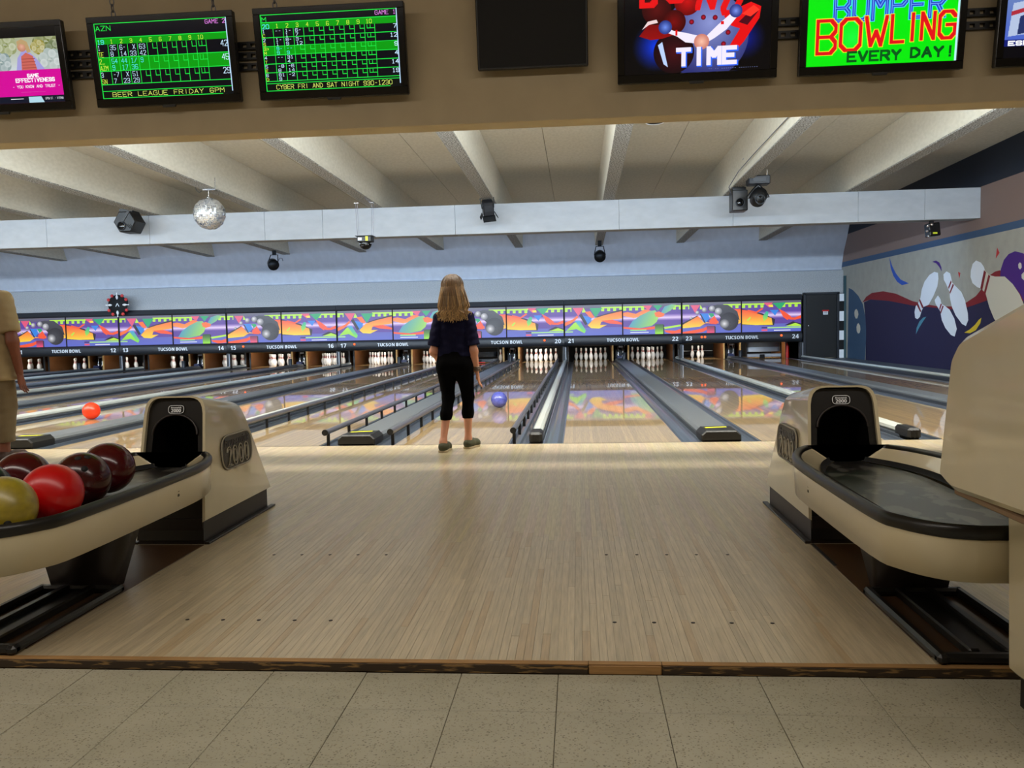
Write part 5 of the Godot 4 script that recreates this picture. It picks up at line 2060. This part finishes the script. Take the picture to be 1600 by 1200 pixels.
	# can downlights in the deck
	for q in [[Vector3(1.36, 4.165, -5.55), "white-rimmed round downlight in the ceiling right of the central rib"], [Vector3(-8.26, 4.165, -5.45), "white-rimmed round downlight in the ceiling towards the far left lanes"]]:
		o = thing("downlight", q[1], "downlight", q[0], "round downlights")
		s = begin()
		lathe(s, PackedVector2Array([Vector2(0.122, 0.0), Vector2(0.122, -0.045), Vector2(0.14, -0.052), Vector2(0.15, -0.045), Vector2(0.148, 0.0)]), 24)
		part("rim", s, M.white_letter, o)
		s = begin()
		lathe(s, PackedVector2Array([Vector2(0, -0.046), Vector2(0.121, -0.046), Vector2(0.121, -0.01), Vector2(0, -0.01)]), 24)
		part("baffle", s, M.matt_black, o)

func lens(o: Node3D, at: Vector3, r: float):
	var s := begin()
	var t := Transform3D(Basis(Vector3.RIGHT, PI / 2), at)
	lathe(s, PackedVector2Array([Vector2(r, -0.01), Vector2(r, 0.025), Vector2(r * 0.86, 0.03), Vector2(r * 0.82, 0.012)]), 18, t)
	part("lens_ring", s, M.mask_grey, o)
	s = begin()
	lathe(s, PackedVector2Array([Vector2(r * 0.83, 0.0), Vector2(r * 0.7, 0.015), Vector2(r * 0.3, 0.024), Vector2(0, 0.026)]), 18, t)
	part("lens", s, M.black_gloss, o)

# ---------------------------------------------------------------- bowling balls
func build_balls():
	var R := 0.108
	var s := begin()
	ball(s, Vector3.ZERO, R, 48)
	var bm := finish(s)
	s = begin()
	lathe(s, PackedVector2Array([Vector2(0.0125, -0.004), Vector2(0.0125, 0.0004), Vector2(0.0, 0.0006)]), 14)
	var hm := finish(s)
	var yellow := grained("yellow_ball", Color(0.66, 0.58, 0.07), 0.3, noise_tex(0.03, Color(0.72, 0.72, 0.55), Color(1, 1, 1), 31), Vector3(3, 3, 3))
	yellow.clearcoat_enabled = true
	var maroon := mat("maroon_ball", Color(0.26, 0.02, 0.04), 0.18)
	var maroon2 := grained("maroon_swirl_ball", Color(0.27, 0.035, 0.04), 0.2, noise_tex(0.02, Color(0.6, 0.6, 0.6), Color(1, 1, 1), 32), Vector3(4, 4, 4))
	var red := mat("red_ball", Color(0.72, 0.02, 0.04), 0.3)
	var orange := mat("orange_ball", Color(0.93, 0.20, 0.07), 0.25)
	var violet := grained("violet_ball", Color(0.36, 0.38, 0.64), 0.12, noise_tex(0.02, Color(0.7, 0.7, 0.85), Color(1, 1, 1), 33), Vector3(4, 4, 4))
	var dark := mat("slate_ball", Color(0.09, 0.11, 0.12), 0.2)
	for q in [
		[Vector3(-1.868, 0.492, 4.13), maroon, "glossy maroon bowling ball nearest the hood on the left rack", Vector3(-0.6, 0.3, -0.7)],
		[Vector3(-1.845, 0.484, 4.355), maroon2, "marbled dark maroon bowling ball with finger holes showing, second from the hood", Vector3(0.35, 0.75, 0.45)],
		[Vector3(-1.805, 0.478, 4.61), red, "bright red bowling ball between the maroon and the yellow ball", Vector3(-0.5, -0.3, -0.7)],
		[Vector3(-1.835, 0.472, 4.835), yellow, "mottled yellow-olive bowling ball at the near end of the rack", Vector3(0.45, -0.50, 0.72)],
		[Vector3(-2.115, 0.486, 4.33), maroon, "dark maroon bowling ball half hidden behind the bright red ball", Vector3(-0.6, -0.5, -0.7)],
		[Vector3(-2.10, 0.478, 4.58), dark, "dark slate bowling ball behind the yellow ball at the picture edge", Vector3(-0.6, -0.5, -0.7)],
		[Vector3(-0.914, R, -3.48), violet, "glossy blue-violet bowling ball rolling down lane twenty", Vector3(0.2, 0.5, -0.8)],
		[Vector3(-6.11, R, -2.72), orange, "orange bowling ball rolling down lane seventeen at far left", Vector3(0.2, 0.5, -0.8)]]:
		var o := thing("bowling_ball", q[2], "bowling ball", q[0], "bowling balls")
		part("shell", bm, q[1], o)
		var d: Vector3 = q[3].normalized()
		var u := d.cross(Vector3.UP).normalized()
		var v := u.cross(d)
		for e in [[-0.16, 0.16], [0.16, 0.14], [0.0, -0.42]]:
			var n: Vector3 = (d + u * e[0] + v * e[1]).normalized()
			var bs := Basis(n.cross(Vector3(0.31, 0.2, 0.93)).normalized(), n, Vector3.ZERO)
			bs.z = bs.x.cross(bs.y)
			part("finger_hole", hm, M.matt_black, o, Transform3D(bs, n * R))

# ---------------------------------------------------------------- people: capsule skeletons joined by a smooth minimum, meshed as surface nets
func nets(s: SurfaceTool, bones: Array, cell: float, k := 0.02, clips: Array = [], grow := 0.0, ripple := 0.0):
	var lo := Vector3(1e9, 1e9, 1e9)
	var hi := -lo
	for b in bones:
		var r: float = maxf(b[2], b[3]) + grow
		lo = lo.min(b[0] - Vector3.ONE * r).min(b[1] - Vector3.ONE * r)
		hi = hi.max(b[0] + Vector3.ONE * r).max(b[1] + Vector3.ONE * r)
	lo -= Vector3.ONE * cell * 2.5
	hi += Vector3.ONE * cell * 2.5
	var n := Vector3i(((hi - lo) / cell).ceil())
	var sx := 1
	var sy := n.x
	var sz := n.x * n.y
	var f := PackedFloat32Array()
	f.resize(n.x * n.y * n.z)
	f.fill(1.0)
	var pad := maxf(k, 3.0 * cell) + cell
	for b in bones:
		var a: Vector3 = b[0]
		var d: Vector3 = b[1] - a
		var ll := maxf(d.length_squared(), 1e-9)
		var ra: float = b[2] + grow
		var rb: float = b[3] + grow
		var m := maxf(ra, rb) + pad
		var b0 := Vector3i(((a.min(b[1]) - Vector3.ONE * m - lo) / cell).floor()).clamp(Vector3i.ZERO, n - Vector3i.ONE)
		var b1 := Vector3i(((a.max(b[1]) + Vector3.ONE * m - lo) / cell).ceil()).clamp(Vector3i.ZERO, n - Vector3i.ONE)
		for z in range(b0.z, b1.z + 1):
			for y in range(b0.y, b1.y + 1):
				var row := z * sz + y * sy
				for x in range(b0.x, b1.x + 1):
					var p := lo + Vector3(x, y, z) * cell - a
					var t := clampf(p.dot(d) / ll, 0.0, 1.0)
					var v := (p - d * t).length() - lerpf(ra, rb, t)
					var o := f[row + x]
					var h := k - absf(o - v)
					f[row + x] = minf(o, v) - (h * h / (4.0 * k) if h > 0.0 else 0.0)
	if ripple > 0.0 or clips.size():
		for z in n.z:
			for y in n.y:
				for x in n.x:
					var i := z * sz + y * sy + x
					if f[i] > 0.5:
						continue
					var p := lo + Vector3(x, y, z) * cell
					var v := f[i]
					if ripple > 0.0:
						v += ripple * (sin(p.y * 95.0 + sin(p.x * 21.0) * 1.6) * 0.6 + sin(p.x * 60.0 + p.y * 33.0 + p.z * 40.0) * 0.5)
					for c in clips:
						v = maxf(v, (p - c[0]).dot(c[1]))
					f[i] = v
	var vid := {}
	var verts := PackedVector3Array()
	var step := [sx, sy, sz]
	var corner := []
	for q in 8:
		corner.append((q & 1) * sx + ((q >> 1) & 1) * sy + ((q >> 2) & 1) * sz)
	var edges := [[0, 1], [2, 3], [4, 5], [6, 7], [0, 2], [1, 3], [4, 6], [5, 7], [0, 4], [1, 5], [2, 6], [3, 7]]
	for z in n.z - 1:
		for y in n.y - 1:
			for x in n.x - 1:
				var i := z * sz + y * sy + x
				var c0 := f[i]
				if c0 > 2.5 * cell or c0 < -2.5 * cell:
					continue
				var mask := 0
				for q in 8:
					if f[i + corner[q]] < 0.0:
						mask |= 1 << q
				if mask == 0 or mask == 255:
					continue
				var acc := Vector3.ZERO
				var cnt := 0
				for e in edges:
					var e0: int = e[0]
					var e1: int = e[1]
					if ((mask >> e0) & 1) == ((mask >> e1) & 1):
						continue
					var v0 := f[i + corner[e0]]
					var v1 := f[i + corner[e1]]
					var t := v0 / (v0 - v1)
					acc += Vector3(lerpf(e0 & 1, e1 & 1, t), lerpf((e0 >> 1) & 1, (e1 >> 1) & 1, t), lerpf((e0 >> 2) & 1, (e1 >> 2) & 1, t))
					cnt += 1
				vid[i] = verts.size()
				verts.append(lo + (Vector3(x, y, z) + acc / cnt) * cell)
	sg += 1
	s.set_smooth_group(sg)
	for i in vid:
		for ax in 3:
			var j: int = i + step[ax]
			if j >= f.size():
				continue
			var in0 := f[i] < 0.0
			if in0 == (f[j] < 0.0):
				continue
			var u: int = step[(ax + 1) % 3]
			var w: int = step[(ax + 2) % 3]
			if not (vid.has(i - u) and vid.has(i - w) and vid.has(i - u - w)):
				continue
			var q := [verts[vid[i - u - w]], verts[vid[i - w]], verts[vid[i]], verts[vid[i - u]]]
			if not in0:
				q.reverse()
			poly(s, q)

func hand_bones(wrist: Vector3, down: Vector3, out_: Vector3, thumb: Vector3, size: float, curl: float) -> Array:
	# out_ is the back of the hand, thumb points to the thumb side
	var b := []
	var side := -thumb
	var lens_ := [0.40, 0.45, 0.42, 0.33]
	for i in 4:
		var off := thumb * (0.155 - 0.105 * i) * size
		var k0 := wrist + thumb * (0.07 - 0.047 * i) * size + down * 0.04 * size
		var k1 := wrist + off + down * (0.50 - 0.02 * absf(i - 1.0)) * size
		b.append([k0, k1, 0.085 * size, 0.07 * size])
		var dir := (down + thumb * (0.10 - 0.08 * i)).normalized()
		var p := k1
		for sgm in 3:
			dir = dir.rotated(out_.cross(down).normalized(), -curl * (0.7 + 0.3 * sgm)).normalized()
			var q: Vector3 = p + dir * lens_[i] * size * [0.46, 0.31, 0.23][sgm]
			b.append([p, q, (0.052 - 0.006 * sgm) * size, (0.047 - 0.006 * sgm) * size])
			p = q
	var t0 := wrist + thumb * 0.10 * size + down * 0.10 * size - out_ * 0.03 * size
	var t1: Vector3 = t0 + (thumb * 0.55 + down * 0.75 - out_ * 0.25).normalized() * 0.26 * size
	var t2 := t1 + (thumb * 0.22 + down - out_ * 0.3).normalized() * 0.18 * size
	b.append([t0, t1, 0.075 * size, 0.058 * size])
	b.append([t1, t2, 0.056 * size, 0.046 * size])
	return b

func head_bones(c: Vector3, r: float, fwd: Vector3) -> Array:
	var right := fwd.cross(Vector3.UP).normalized()
	var up := Vector3.UP
	var b := [
		[c + up * r * 0.25 - fwd * r * 0.22, c + up * r * 0.22 + fwd * r * 0.18, r * 0.98, r * 0.9],
		[c - up * r * 0.2 + fwd * r * 0.25, c - up * r * 0.95 + fwd * r * 0.58, r * 0.72, r * 0.36],
		[c - up * r * 0.75 + fwd * r * 0.5 - right * r * 0.3, c - up * r * 0.75 + fwd * r * 0.5 + right * r * 0.3, r * 0.32, r * 0.32],
		[c + up * r * 0.05 + fwd * r * 0.95, c - up * r * 0.32 + fwd * r * 1.16, r * 0.10, r * 0.15],
		[c + up * r * 0.16 + fwd * r * 0.88 - right * r * 0.42, c + up * r * 0.16 + fwd * r * 0.88 + right * r * 0.42, r * 0.12, r * 0.12],
		[c - up * r * 0.62 + fwd * r * 0.93 - right * r * 0.16, c - up * r * 0.62 + fwd * r * 0.93 + right * r * 0.16, r * 0.09, r * 0.09],
	]
	for sd in [-1.0, 1.0]:
		b.append([c + right * sd * r * 0.93 + up * r * 0.12 - fwd * r * 0.05, c + right * sd * r * 0.9 - up * r * 0.22, r * 0.16, r * 0.12])
	return b

func face_parts(o: Node3D, c: Vector3, r: float, fwd: Vector3, lip: Material):
	var right := fwd.cross(Vector3.UP).normalized()
	for sd in [-1.0, 1.0]:
		var s := begin()
		ball(s, c + right * sd * r * 0.36 + Vector3.UP * r * 0.0 + fwd * r * 0.86, r * 0.13, 12)
		part("eye", s, M.pin_white, o)
		s = begin()
		ball(s, c + right * sd * r * 0.36 + fwd * r * 0.955, r * 0.06, 10)
		part("iris", s, mat("iris_brown", Color(0.12, 0.07, 0.04), 0.2), o)
	var s2 := begin()
	tube(s2, [c - Vector3.UP * r * 0.62 + fwd * r * 0.98 - right * r * 0.24, c - Vector3.UP * r * 0.63 + fwd * r * 1.03, c - Vector3.UP * r * 0.62 + fwd * r * 0.98 + right * r * 0.24], [r * 0.03, r * 0.055, r * 0.03], 6)
	part("mouth", s2, lip, o)

func shoe(o: Node3D, heel: Vector3, toe: Vector3, w: float, upper: Material, sole: Material, lace: Material):
	var d := (toe - heel).normalized()
	var r := d.cross(Vector3.UP)
	var s := begin()
	var b := [
		[heel + Vector3.UP * 0.045 + d * 0.02, heel + Vector3.UP * 0.050 + d * 0.06, w * 0.50, w * 0.52],
		[heel + Vector3.UP * 0.05 + d * 0.05, toe + Vector3.UP * 0.034 - d * 0.04, w * 0.5, w * 0.52],
		[toe + Vector3.UP * 0.032 - d * 0.06 - r * w * 0.14, toe + Vector3.UP * 0.03 - d * 0.03 - r * w * 0.10, w * 0.40, w * 0.34],
		[toe + Vector3.UP * 0.032 - d * 0.06 + r * w * 0.14, toe + Vector3.UP * 0.03 - d * 0.03 + r * w * 0.10, w * 0.40, w * 0.34]]
	nets(s, b, 0.006, 0.02, [[heel + Vector3.UP * 0.016, Vector3.DOWN], [heel + Vector3.UP * 0.092, Vector3.UP]])
	var sh := part("shoe", s, upper, o)
	s = begin()
	var pl := PackedVector2Array()
	var ln := (toe - heel).length()
	for q in [[-0.02, 0.0], [-0.012, 0.36], [0.04, 0.50], [0.5, 0.46], [0.78, 0.58], [0.95, 0.42], [1.0, 0.0], [0.95, -0.42], [0.78, -0.58], [0.5, -0.46], [0.04, -0.50], [-0.012, -0.36]]:
		pl.append(Vector2(q[0] * ln, q[1] * w))
	prism(s, pl, heel + Vector3.UP * 0.0008, d, -r, 0.02, 0.003, true)
	part("sole", s, sole, sh)
	s = begin()
	for i in 3:
		var c := heel.lerp(toe, 0.50 + 0.11 * i) + Vector3.UP * (0.084 - 0.010 * i)
		tube(s, [c - r * w * 0.36 - Vector3.UP * 0.022, c - r * w * 0.2, c + r * w * 0.2, c + r * w * 0.36 - Vector3.UP * 0.022], 0.005, 5)
	part("strap", s, lace, sh)

func build_people():
	girl()
	man()

func girl():
	var o := thing("person", "girl with long blond hair in navy T-shirt and black leggings standing at the foul line", "person", Vector3(-0.92, 0.0, 0.34))
	var skin := mat("skin_fair", Color(0.72, 0.50, 0.39), 0.5)
	skin.subsurf_scatter_enabled = true
	skin.subsurf_scatter_strength = 0.05
	var hc := Vector3(-0.006, 1.388, -0.01)
	var fwd := Vector3(0.0, 0, -1)
	var shl := Vector3(-0.122, 1.152, 0.01)
	var shr := Vector3(0.122, 1.152, 0.01)
	var ell := Vector3(-0.182, 0.862, 0.035)
	var elr := Vector3(0.172, 0.862, 0.03)
	var wrl := Vector3(-0.135, 0.735, -0.13)
	var wrr := Vector3(0.192, 0.682, 0.0)
	var hipl := Vector3(-0.078, 0.70, 0.0)
	var hipr := Vector3(0.078, 0.70, 0.0)
	var knl := Vector3(-0.064, 0.452, 0.02)
	var knr := Vector3(0.098, 0.452, -0.05)
	var anl := Vector3(-0.102, 0.085, 0.125)
	var anr := Vector3(0.088, 0.085, -0.075)
	var legs := [
		[hipl, knl + Vector3(0, 0.02, 0), 0.078, 0.047], [knl, knl.lerp(anl, 0.35) + Vector3(0, 0, 0.012), 0.045, 0.042], [knl.lerp(anl, 0.35) + Vector3(0, 0, 0.012), anl, 0.041, 0.027],
		[hipr, knr + Vector3(0, 0.02, 0), 0.078, 0.047], [knr, knr.lerp(anr, 0.35) + Vector3(0, 0, 0.012), 0.045, 0.042], [knr.lerp(anr, 0.35) + Vector3(0, 0, 0.012), anr, 0.041, 0.027],
		[Vector3(-0.07, 0.74, 0.03), Vector3(0.07, 0.74, 0.03), 0.085, 0.085], [Vector3(-0.06, 0.80, 0.0), Vector3(0.06, 0.80, 0.0), 0.085, 0.085]]
	var trunk := [
		[Vector3(-0.06, 1.10, 0.0), Vector3(-0.055, 0.90, 0.0), 0.075, 0.070], [Vector3(0.06, 1.10, 0.0), Vector3(0.055, 0.90, 0.0), 0.075, 0.070],
		[Vector3(-0.055, 0.90, 0.0), Vector3(-0.062, 0.76, 0.0), 0.070, 0.080], [Vector3(0.055, 0.90, 0.0), Vector3(0.062, 0.76, 0.0), 0.070, 0.080],
		[shl, Vector3(-0.03, 1.17, 0.015), 0.042, 0.055], [shr, Vector3(0.03, 1.17, 0.015), 0.042, 0.055]]
	var neck := [[Vector3(0, 1.16, 0.02), Vector3(-0.004, 1.33, 0.0), 0.048, 0.044]]
	var arms := [
		[shl, ell, 0.041, 0.031], [ell, wrl, 0.032, 0.021], [shr, elr, 0.041, 0.031], [elr, wrr, 0.032, 0.021]]
	var feet := [[anl, anl + Vector3(0.0, -0.035, -0.02), 0.030, 0.032], [anl + Vector3(0.0, -0.04, 0.0), anl + Vector3(0.006, -0.06, -0.14), 0.030, 0.022], [anr, anr + Vector3(0, -0.035, -0.02), 0.030, 0.032], [anr + Vector3(0, -0.04, 0.0), anr + Vector3(0.055, -0.06, -0.12), 0.030, 0.022]]
	var s := begin()
	nets(s, legs + trunk + neck + arms + feet, 0.010, 0.03)
	nets(s, head_bones(hc, 0.083, fwd), 0.005, 0.02)
	var dr := (wrr - elr).normalized()
	nets(s, hand_bones(wrr, dr, Vector3(1, 0, 0.2).normalized(), Vector3(0, 0, -1), 0.155, 0.22), 0.0033, 0.006)
	var dl := (wrl - ell).normalized()
	nets(s, hand_bones(wrl, dl, Vector3(-0.3, -0.7, 0.2).normalized(), Vector3(0.8, 0.3, 0.3).normalized(), 0.155, 0.3), 0.0033, 0.006)
	var body := part("body", s, skin, o)
	body.set_meta("label", "fair skin of arms, neck and lower legs")
	face_parts(o, hc, 0.083, fwd, mat("lip_pink", Color(0.62, 0.30, 0.28), 0.5))
	# T-shirt
	s = begin()
	var shirt := trunk + [[shl, shl.lerp(ell, 0.80), 0.050, 0.054], [shr, shr.lerp(elr, 0.80), 0.050, 0.054], [Vector3(-0.04, 1.185, 0.015), Vector3(0.04, 1.185, 0.015), 0.045, 0.045], [Vector3(-0.066, 0.86, 0.0), Vector3(-0.07, 0.78, 0.005), 0.072, 0.078], [Vector3(0.066, 0.86, 0.0), Vector3(0.07, 0.78, 0.005), 0.072, 0.078]]
	var cutl: Vector3 = shl.lerp(ell, 0.84)
	var cutr: Vector3 = shr.lerp(elr, 0.84)
	nets(s, shirt.slice(0, 6) + shirt.slice(8), 0.009, 0.03, [[Vector3(0, 0.812, 0), Vector3.DOWN], [Vector3(0, 1.225, 0), Vector3.UP]], 0.010, 0.0035)
	var navy := grained("navy_cotton", Color(0.075, 0.075, 0.165), 0.85, noise_tex(0.3, Color(0.9, 0.9, 0.9), Color(1, 1, 1), 41), Vector3(5, 5, 5))
	var ts := part("t_shirt", s, navy, o)
	for q in [[shirt[6], cutl, ell], [shirt[7], cutr, elr]]:
		s = begin()
		nets(s, [q[0]], 0.008, 0.02, [[q[1], (q[2] - q[1]).normalized()]], 0.008, 0.003)
		part("sleeve", s, navy, ts)
	# leggings
	var knit := mat("black_knit", Color(0.02, 0.018, 0.022), 0.95)
	knit.metallic_specular = 0.15
	navy.metallic_specular = 0.2
	s = begin()
	nets(s, legs + [[Vector3(-0.055, 0.84, 0.0), Vector3(0.055, 0.84, 0.0), 0.078, 0.078]], 0.009, 0.03, [[Vector3(0, 0.272, 0), Vector3.DOWN], [Vector3(0, 0.86, 0), Vector3.UP]], 0.007)
	part("leggings", s, knit, o)
	# shoes
	var olive := mat("olive_suede", Color(0.21, 0.21, 0.12), 0.8)
	var sole := mat("cream_sole", Color(0.62, 0.56, 0.44), 0.6)
	var lace := mat("brown_lace", Color(0.16, 0.12, 0.08), 0.7)
	shoe(o, Vector3(-0.102, 0, 0.165), Vector3(-0.092, 0, -0.055), 0.082, olive, sole, lace)
	shoe(o, Vector3(0.080, 0, -0.04), Vector3(0.148, 0, -0.245), 0.082, olive, sole, lace)
	# bracelet
	s = begin()
	for k in 3:
		var ring := []
		var c := wrr - dr * (0.012 + 0.014 * k)
		for i in 17:
			var a := TAU * i / 16.0
			ring.append(c + (Vector3.RIGHT * cos(a) + Vector3.BACK * sin(a)) * 0.029)
		tube(s, ring, 0.0065, 6)
	part("bracelet", s, mat("bead_brown", Color(0.35, 0.27, 0.20), 0.4), o)
	# hair: a cap and fall, with locks laid over it
	s = begin()
	nets(s, [
		[hc + Vector3(0, 0.035, 0.012), hc + Vector3(0, 0.0, 0.03), 0.080, 0.082],
		[hc + Vector3(-0.045, 0.0, 0.02), Vector3(-0.092, 1.165, 0.045), 0.058, 0.038], [hc + Vector3(0.045, 0.0, 0.02), Vector3(0.088, 1.165, 0.045), 0.058, 0.038],
		[hc + Vector3(0, 0.0, 0.04), Vector3(-0.04, 1.155, 0.062), 0.064, 0.040], [hc + Vector3(0, 0.0, 0.04), Vector3(0.038, 1.155, 0.062), 0.064, 0.040]], 0.008, 0.04, [[hc + Vector3(0, 0, -0.045), Vector3(0, -0.45, -0.9).normalized()]])
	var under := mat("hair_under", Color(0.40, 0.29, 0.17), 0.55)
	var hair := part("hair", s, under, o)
	s = begin()
	var r4 := RandomNumberGenerator.new()
	r4.seed = 5
	for i in 330:
		var phi := lerpf(-1.95, 1.95, r4.randf())
		var side := sin(phi)
		var back := cos(phi)
		var lift := r4.randf() * 0.007
		var part_x := 0.006 * r4.randfn()
		var ctrl := []
		for t in 6:
			var th := 0.06 + t * 0.30
			var d := Vector3(sin(th) * side * 0.96, cos(th), sin(th) * back)
			ctrl.append(hc + Vector3(part_x * (1.0 - t / 6.0), 0.028, 0.014) + d * Vector3(0.094 + lift, 0.100 + lift, 0.096 + lift))
		var wave := 0.012 * r4.randfn()
		ctrl.append(Vector3(side * (0.114 + lift) + wave, 1.25, 0.034 + back * (0.080 + lift)))
		ctrl.append(Vector3(side * (0.122 + lift) - wave, 1.19, 0.036 + back * (0.080 + lift)))
		ctrl.append(Vector3(side * (0.124 + 0.012 * r4.randf()) + 0.010 * r4.randfn(), 1.10 + 0.07 * r4.randf() + 0.03 * absf(side), 0.036 + back * (0.078 + 0.012 * r4.randf())))
		var last := ctrl.size() - 1
		var pts := []
		for e in last:
			for t in 2:
				pts.append(ctrl[e].cubic_interpolate(ctrl[e + 1], ctrl[maxi(e - 1, 0)], ctrl[mini(e + 2, last)], t / 2.0))
		pts.append(ctrl[last])
		var rad := []
		for e in pts.size():
			rad.append(lerpf(0.0046, 0.0022, float(e) / pts.size()))
		var tone := 0.62 + 0.62 * r4.randf()
		var u := Vector3.ZERO
		# lighter towards the ends
		for e in pts.size() - 1:
			var g := float(e) / pts.size()
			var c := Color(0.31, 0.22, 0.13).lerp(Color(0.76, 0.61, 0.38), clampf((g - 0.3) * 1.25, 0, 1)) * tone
			c.a = 1.0
			s.set_color(c.srgb_to_linear())
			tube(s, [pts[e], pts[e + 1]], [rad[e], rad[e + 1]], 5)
	s.set_color(Color.WHITE)
	var lock := mat("hair_lock", Color.WHITE, 0.42)
	lock.vertex_color_use_as_albedo = true
	part("locks", s, lock, hair).set_meta("kind", "stuff")

func man():
	var o := thing("person", "man at the far left edge in a tan shirt and cropped khaki trousers", "person", Vector3(-4.93, 0.0, 0.72))
	var skin := mat("skin_tanned", Color(0.42, 0.22, 0.13), 0.5)
	var hc := Vector3(0, 1.60, -0.01)
	var fwd := Vector3(-0.25, 0, -1).normalized()
	var shl := Vector3(-0.19, 1.39, 0)
	var shr := Vector3(0.19, 1.39, 0)
	var ell := Vector3(-0.27, 1.08, 0.03)
	var elr := Vector3(0.278, 1.03, 0.04)
	var wrl := Vector3(-0.27, 0.82, -0.06)
	var wrr := Vector3(0.295, 0.76, 0.0)
	var hipl := Vector3(-0.10, 0.86, 0)
	var hipr := Vector3(0.10, 0.86, 0)
	var knl := Vector3(-0.13, 0.48, -0.02)
	var knr := Vector3(0.14, 0.48, 0.0)
	var anl := Vector3(-0.14, 0.09, 0.03)
	var anr := Vector3(0.155, 0.09, 0.05)
	var legs := [
		[hipl, knl, 0.10, 0.062], [knl, knl.lerp(anl, 0.35) + Vector3(0, 0, 0.015), 0.058, 0.060], [knl.lerp(anl, 0.35) + Vector3(0, 0, 0.015), anl, 0.058, 0.040],
		[hipr, knr, 0.10, 0.062], [knr, knr.lerp(anr, 0.35) + Vector3(0, 0, 0.015), 0.058, 0.060], [knr.lerp(anr, 0.35) + Vector3(0, 0, 0.015), anr, 0.058, 0.040],
		[Vector3(-0.09, 0.92, 0.02), Vector3(0.09, 0.92, 0.02), 0.115, 0.115]]
	var trunk := [
		[Vector3(-0.10, 1.32, 0), Vector3(-0.085, 1.02, -0.02), 0.105, 0.11], [Vector3(0.10, 1.32, 0), Vector3(0.085, 1.02, -0.02), 0.105, 0.11],
		[shl, Vector3(-0.04, 1.42, 0.01), 0.062, 0.075], [shr, Vector3(0.04, 1.42, 0.01), 0.062, 0.075]]
	var s := begin()
	nets(s, legs + trunk + [[Vector3(0, 1.42, 0.01), Vector3(0, 1.56, 0), 0.062, 0.058], [shl, ell, 0.058, 0.045], [ell, wrl, 0.046, 0.030], [shr, elr, 0.058, 0.045], [elr, wrr, 0.046, 0.030],
		[anl + Vector3(0, -0.03, 0.0), anl + Vector3(0, -0.055, -0.17), 0.042, 0.028], [anr + Vector3(0, -0.03, 0.0), anr + Vector3(0.02, -0.055, -0.17), 0.042, 0.028]], 0.013, 0.035)
	nets(s, head_bones(hc, 0.10, fwd), 0.007, 0.025)
	nets(s, hand_bones(wrr, (wrr - elr).normalized(), Vector3(1, 0, 0.2).normalized(), Vector3(0, 0, -1), 0.19, 0.22), 0.0042, 0.007)
	nets(s, hand_bones(wrl, (wrl - ell).normalized(), Vector3(-1, 0, 0.2).normalized(), Vector3(0, 0, -1), 0.19, 0.22), 0.0042, 0.007)
	part("body", s, skin, o)
	face_parts(o, hc, 0.10, fwd, mat("lip_brown", Color(0.36, 0.16, 0.12), 0.5))
	s = begin()
	nets(s, [[hc + Vector3(0, 0.03, 0.02), hc + Vector3(0, 0.02, 0.01), 0.104, 0.104]], 0.01, 0.02, [[hc + Vector3(0, 0.0, -0.05), Vector3(0, -0.6, -0.8).normalized()], [hc + Vector3(0, -0.05, 0), Vector3.DOWN]])
	part("hair", s, mat("dark_hair", Color(0.06, 0.045, 0.035), 0.6), o)
	s = begin()
	var tan_cloth := grained("tan_cloth", Color(0.60, 0.52, 0.38), 0.85, noise_tex(0.3, Color(0.9, 0.9, 0.9), Color(1, 1, 1), 42), Vector3(5, 5, 5))
	nets(s, trunk + [[Vector3(-0.085, 1.05, -0.01), Vector3(-0.095, 0.72, 0.015), 0.118, 0.132], [Vector3(0.085, 1.05, -0.01), Vector3(0.108, 0.72, 0.015), 0.118, 0.132]], 0.012, 0.035, [[Vector3(0, 0.70, 0), Vector3.DOWN], [Vector3(0, 1.49, 0), Vector3.UP]], 0.014, 0.004)
	var sh := part("shirt", s, tan_cloth, o)
	for q in [[shl, ell], [shr, elr]]:
		s = begin()
		nets(s, [[q[0], q[0].lerp(q[1], 0.85), 0.068, 0.072]], 0.011, 0.02, [[q[0].lerp(q[1], 0.78), (q[1] - q[0]).normalized()]], 0.008, 0.003)
		part("sleeve", s, tan_cloth, sh)
	s = begin()
	nets(s, [legs[0], legs[3], legs[6], [hipl, knl, 0.105, 0.085], [hipr, knr, 0.105, 0.085], [knl, knl.lerp(anl, 0.9), 0.08, 0.066], [knr, knr.lerp(anr, 0.9), 0.08, 0.066]], 0.012, 0.03, [[Vector3(0, 0.17, 0), Vector3.DOWN], [Vector3(0, 0.98, 0), Vector3.UP]], 0.012, 0.003)
	part("trousers", s, mat("khaki_cloth", Color(0.40, 0.34, 0.24), 0.85), o)
	var br := mat("brown_leather", Color(0.22, 0.12, 0.07), 0.6)
	shoe(o, Vector3(-0.14, 0, 0.08), Vector3(-0.14, 0, -0.19), 0.098, br, M.matt_black, br)
	shoe(o, Vector3(0.155, 0, 0.10), Vector3(0.18, 0, -0.17), 0.098, br, M.matt_black, br)
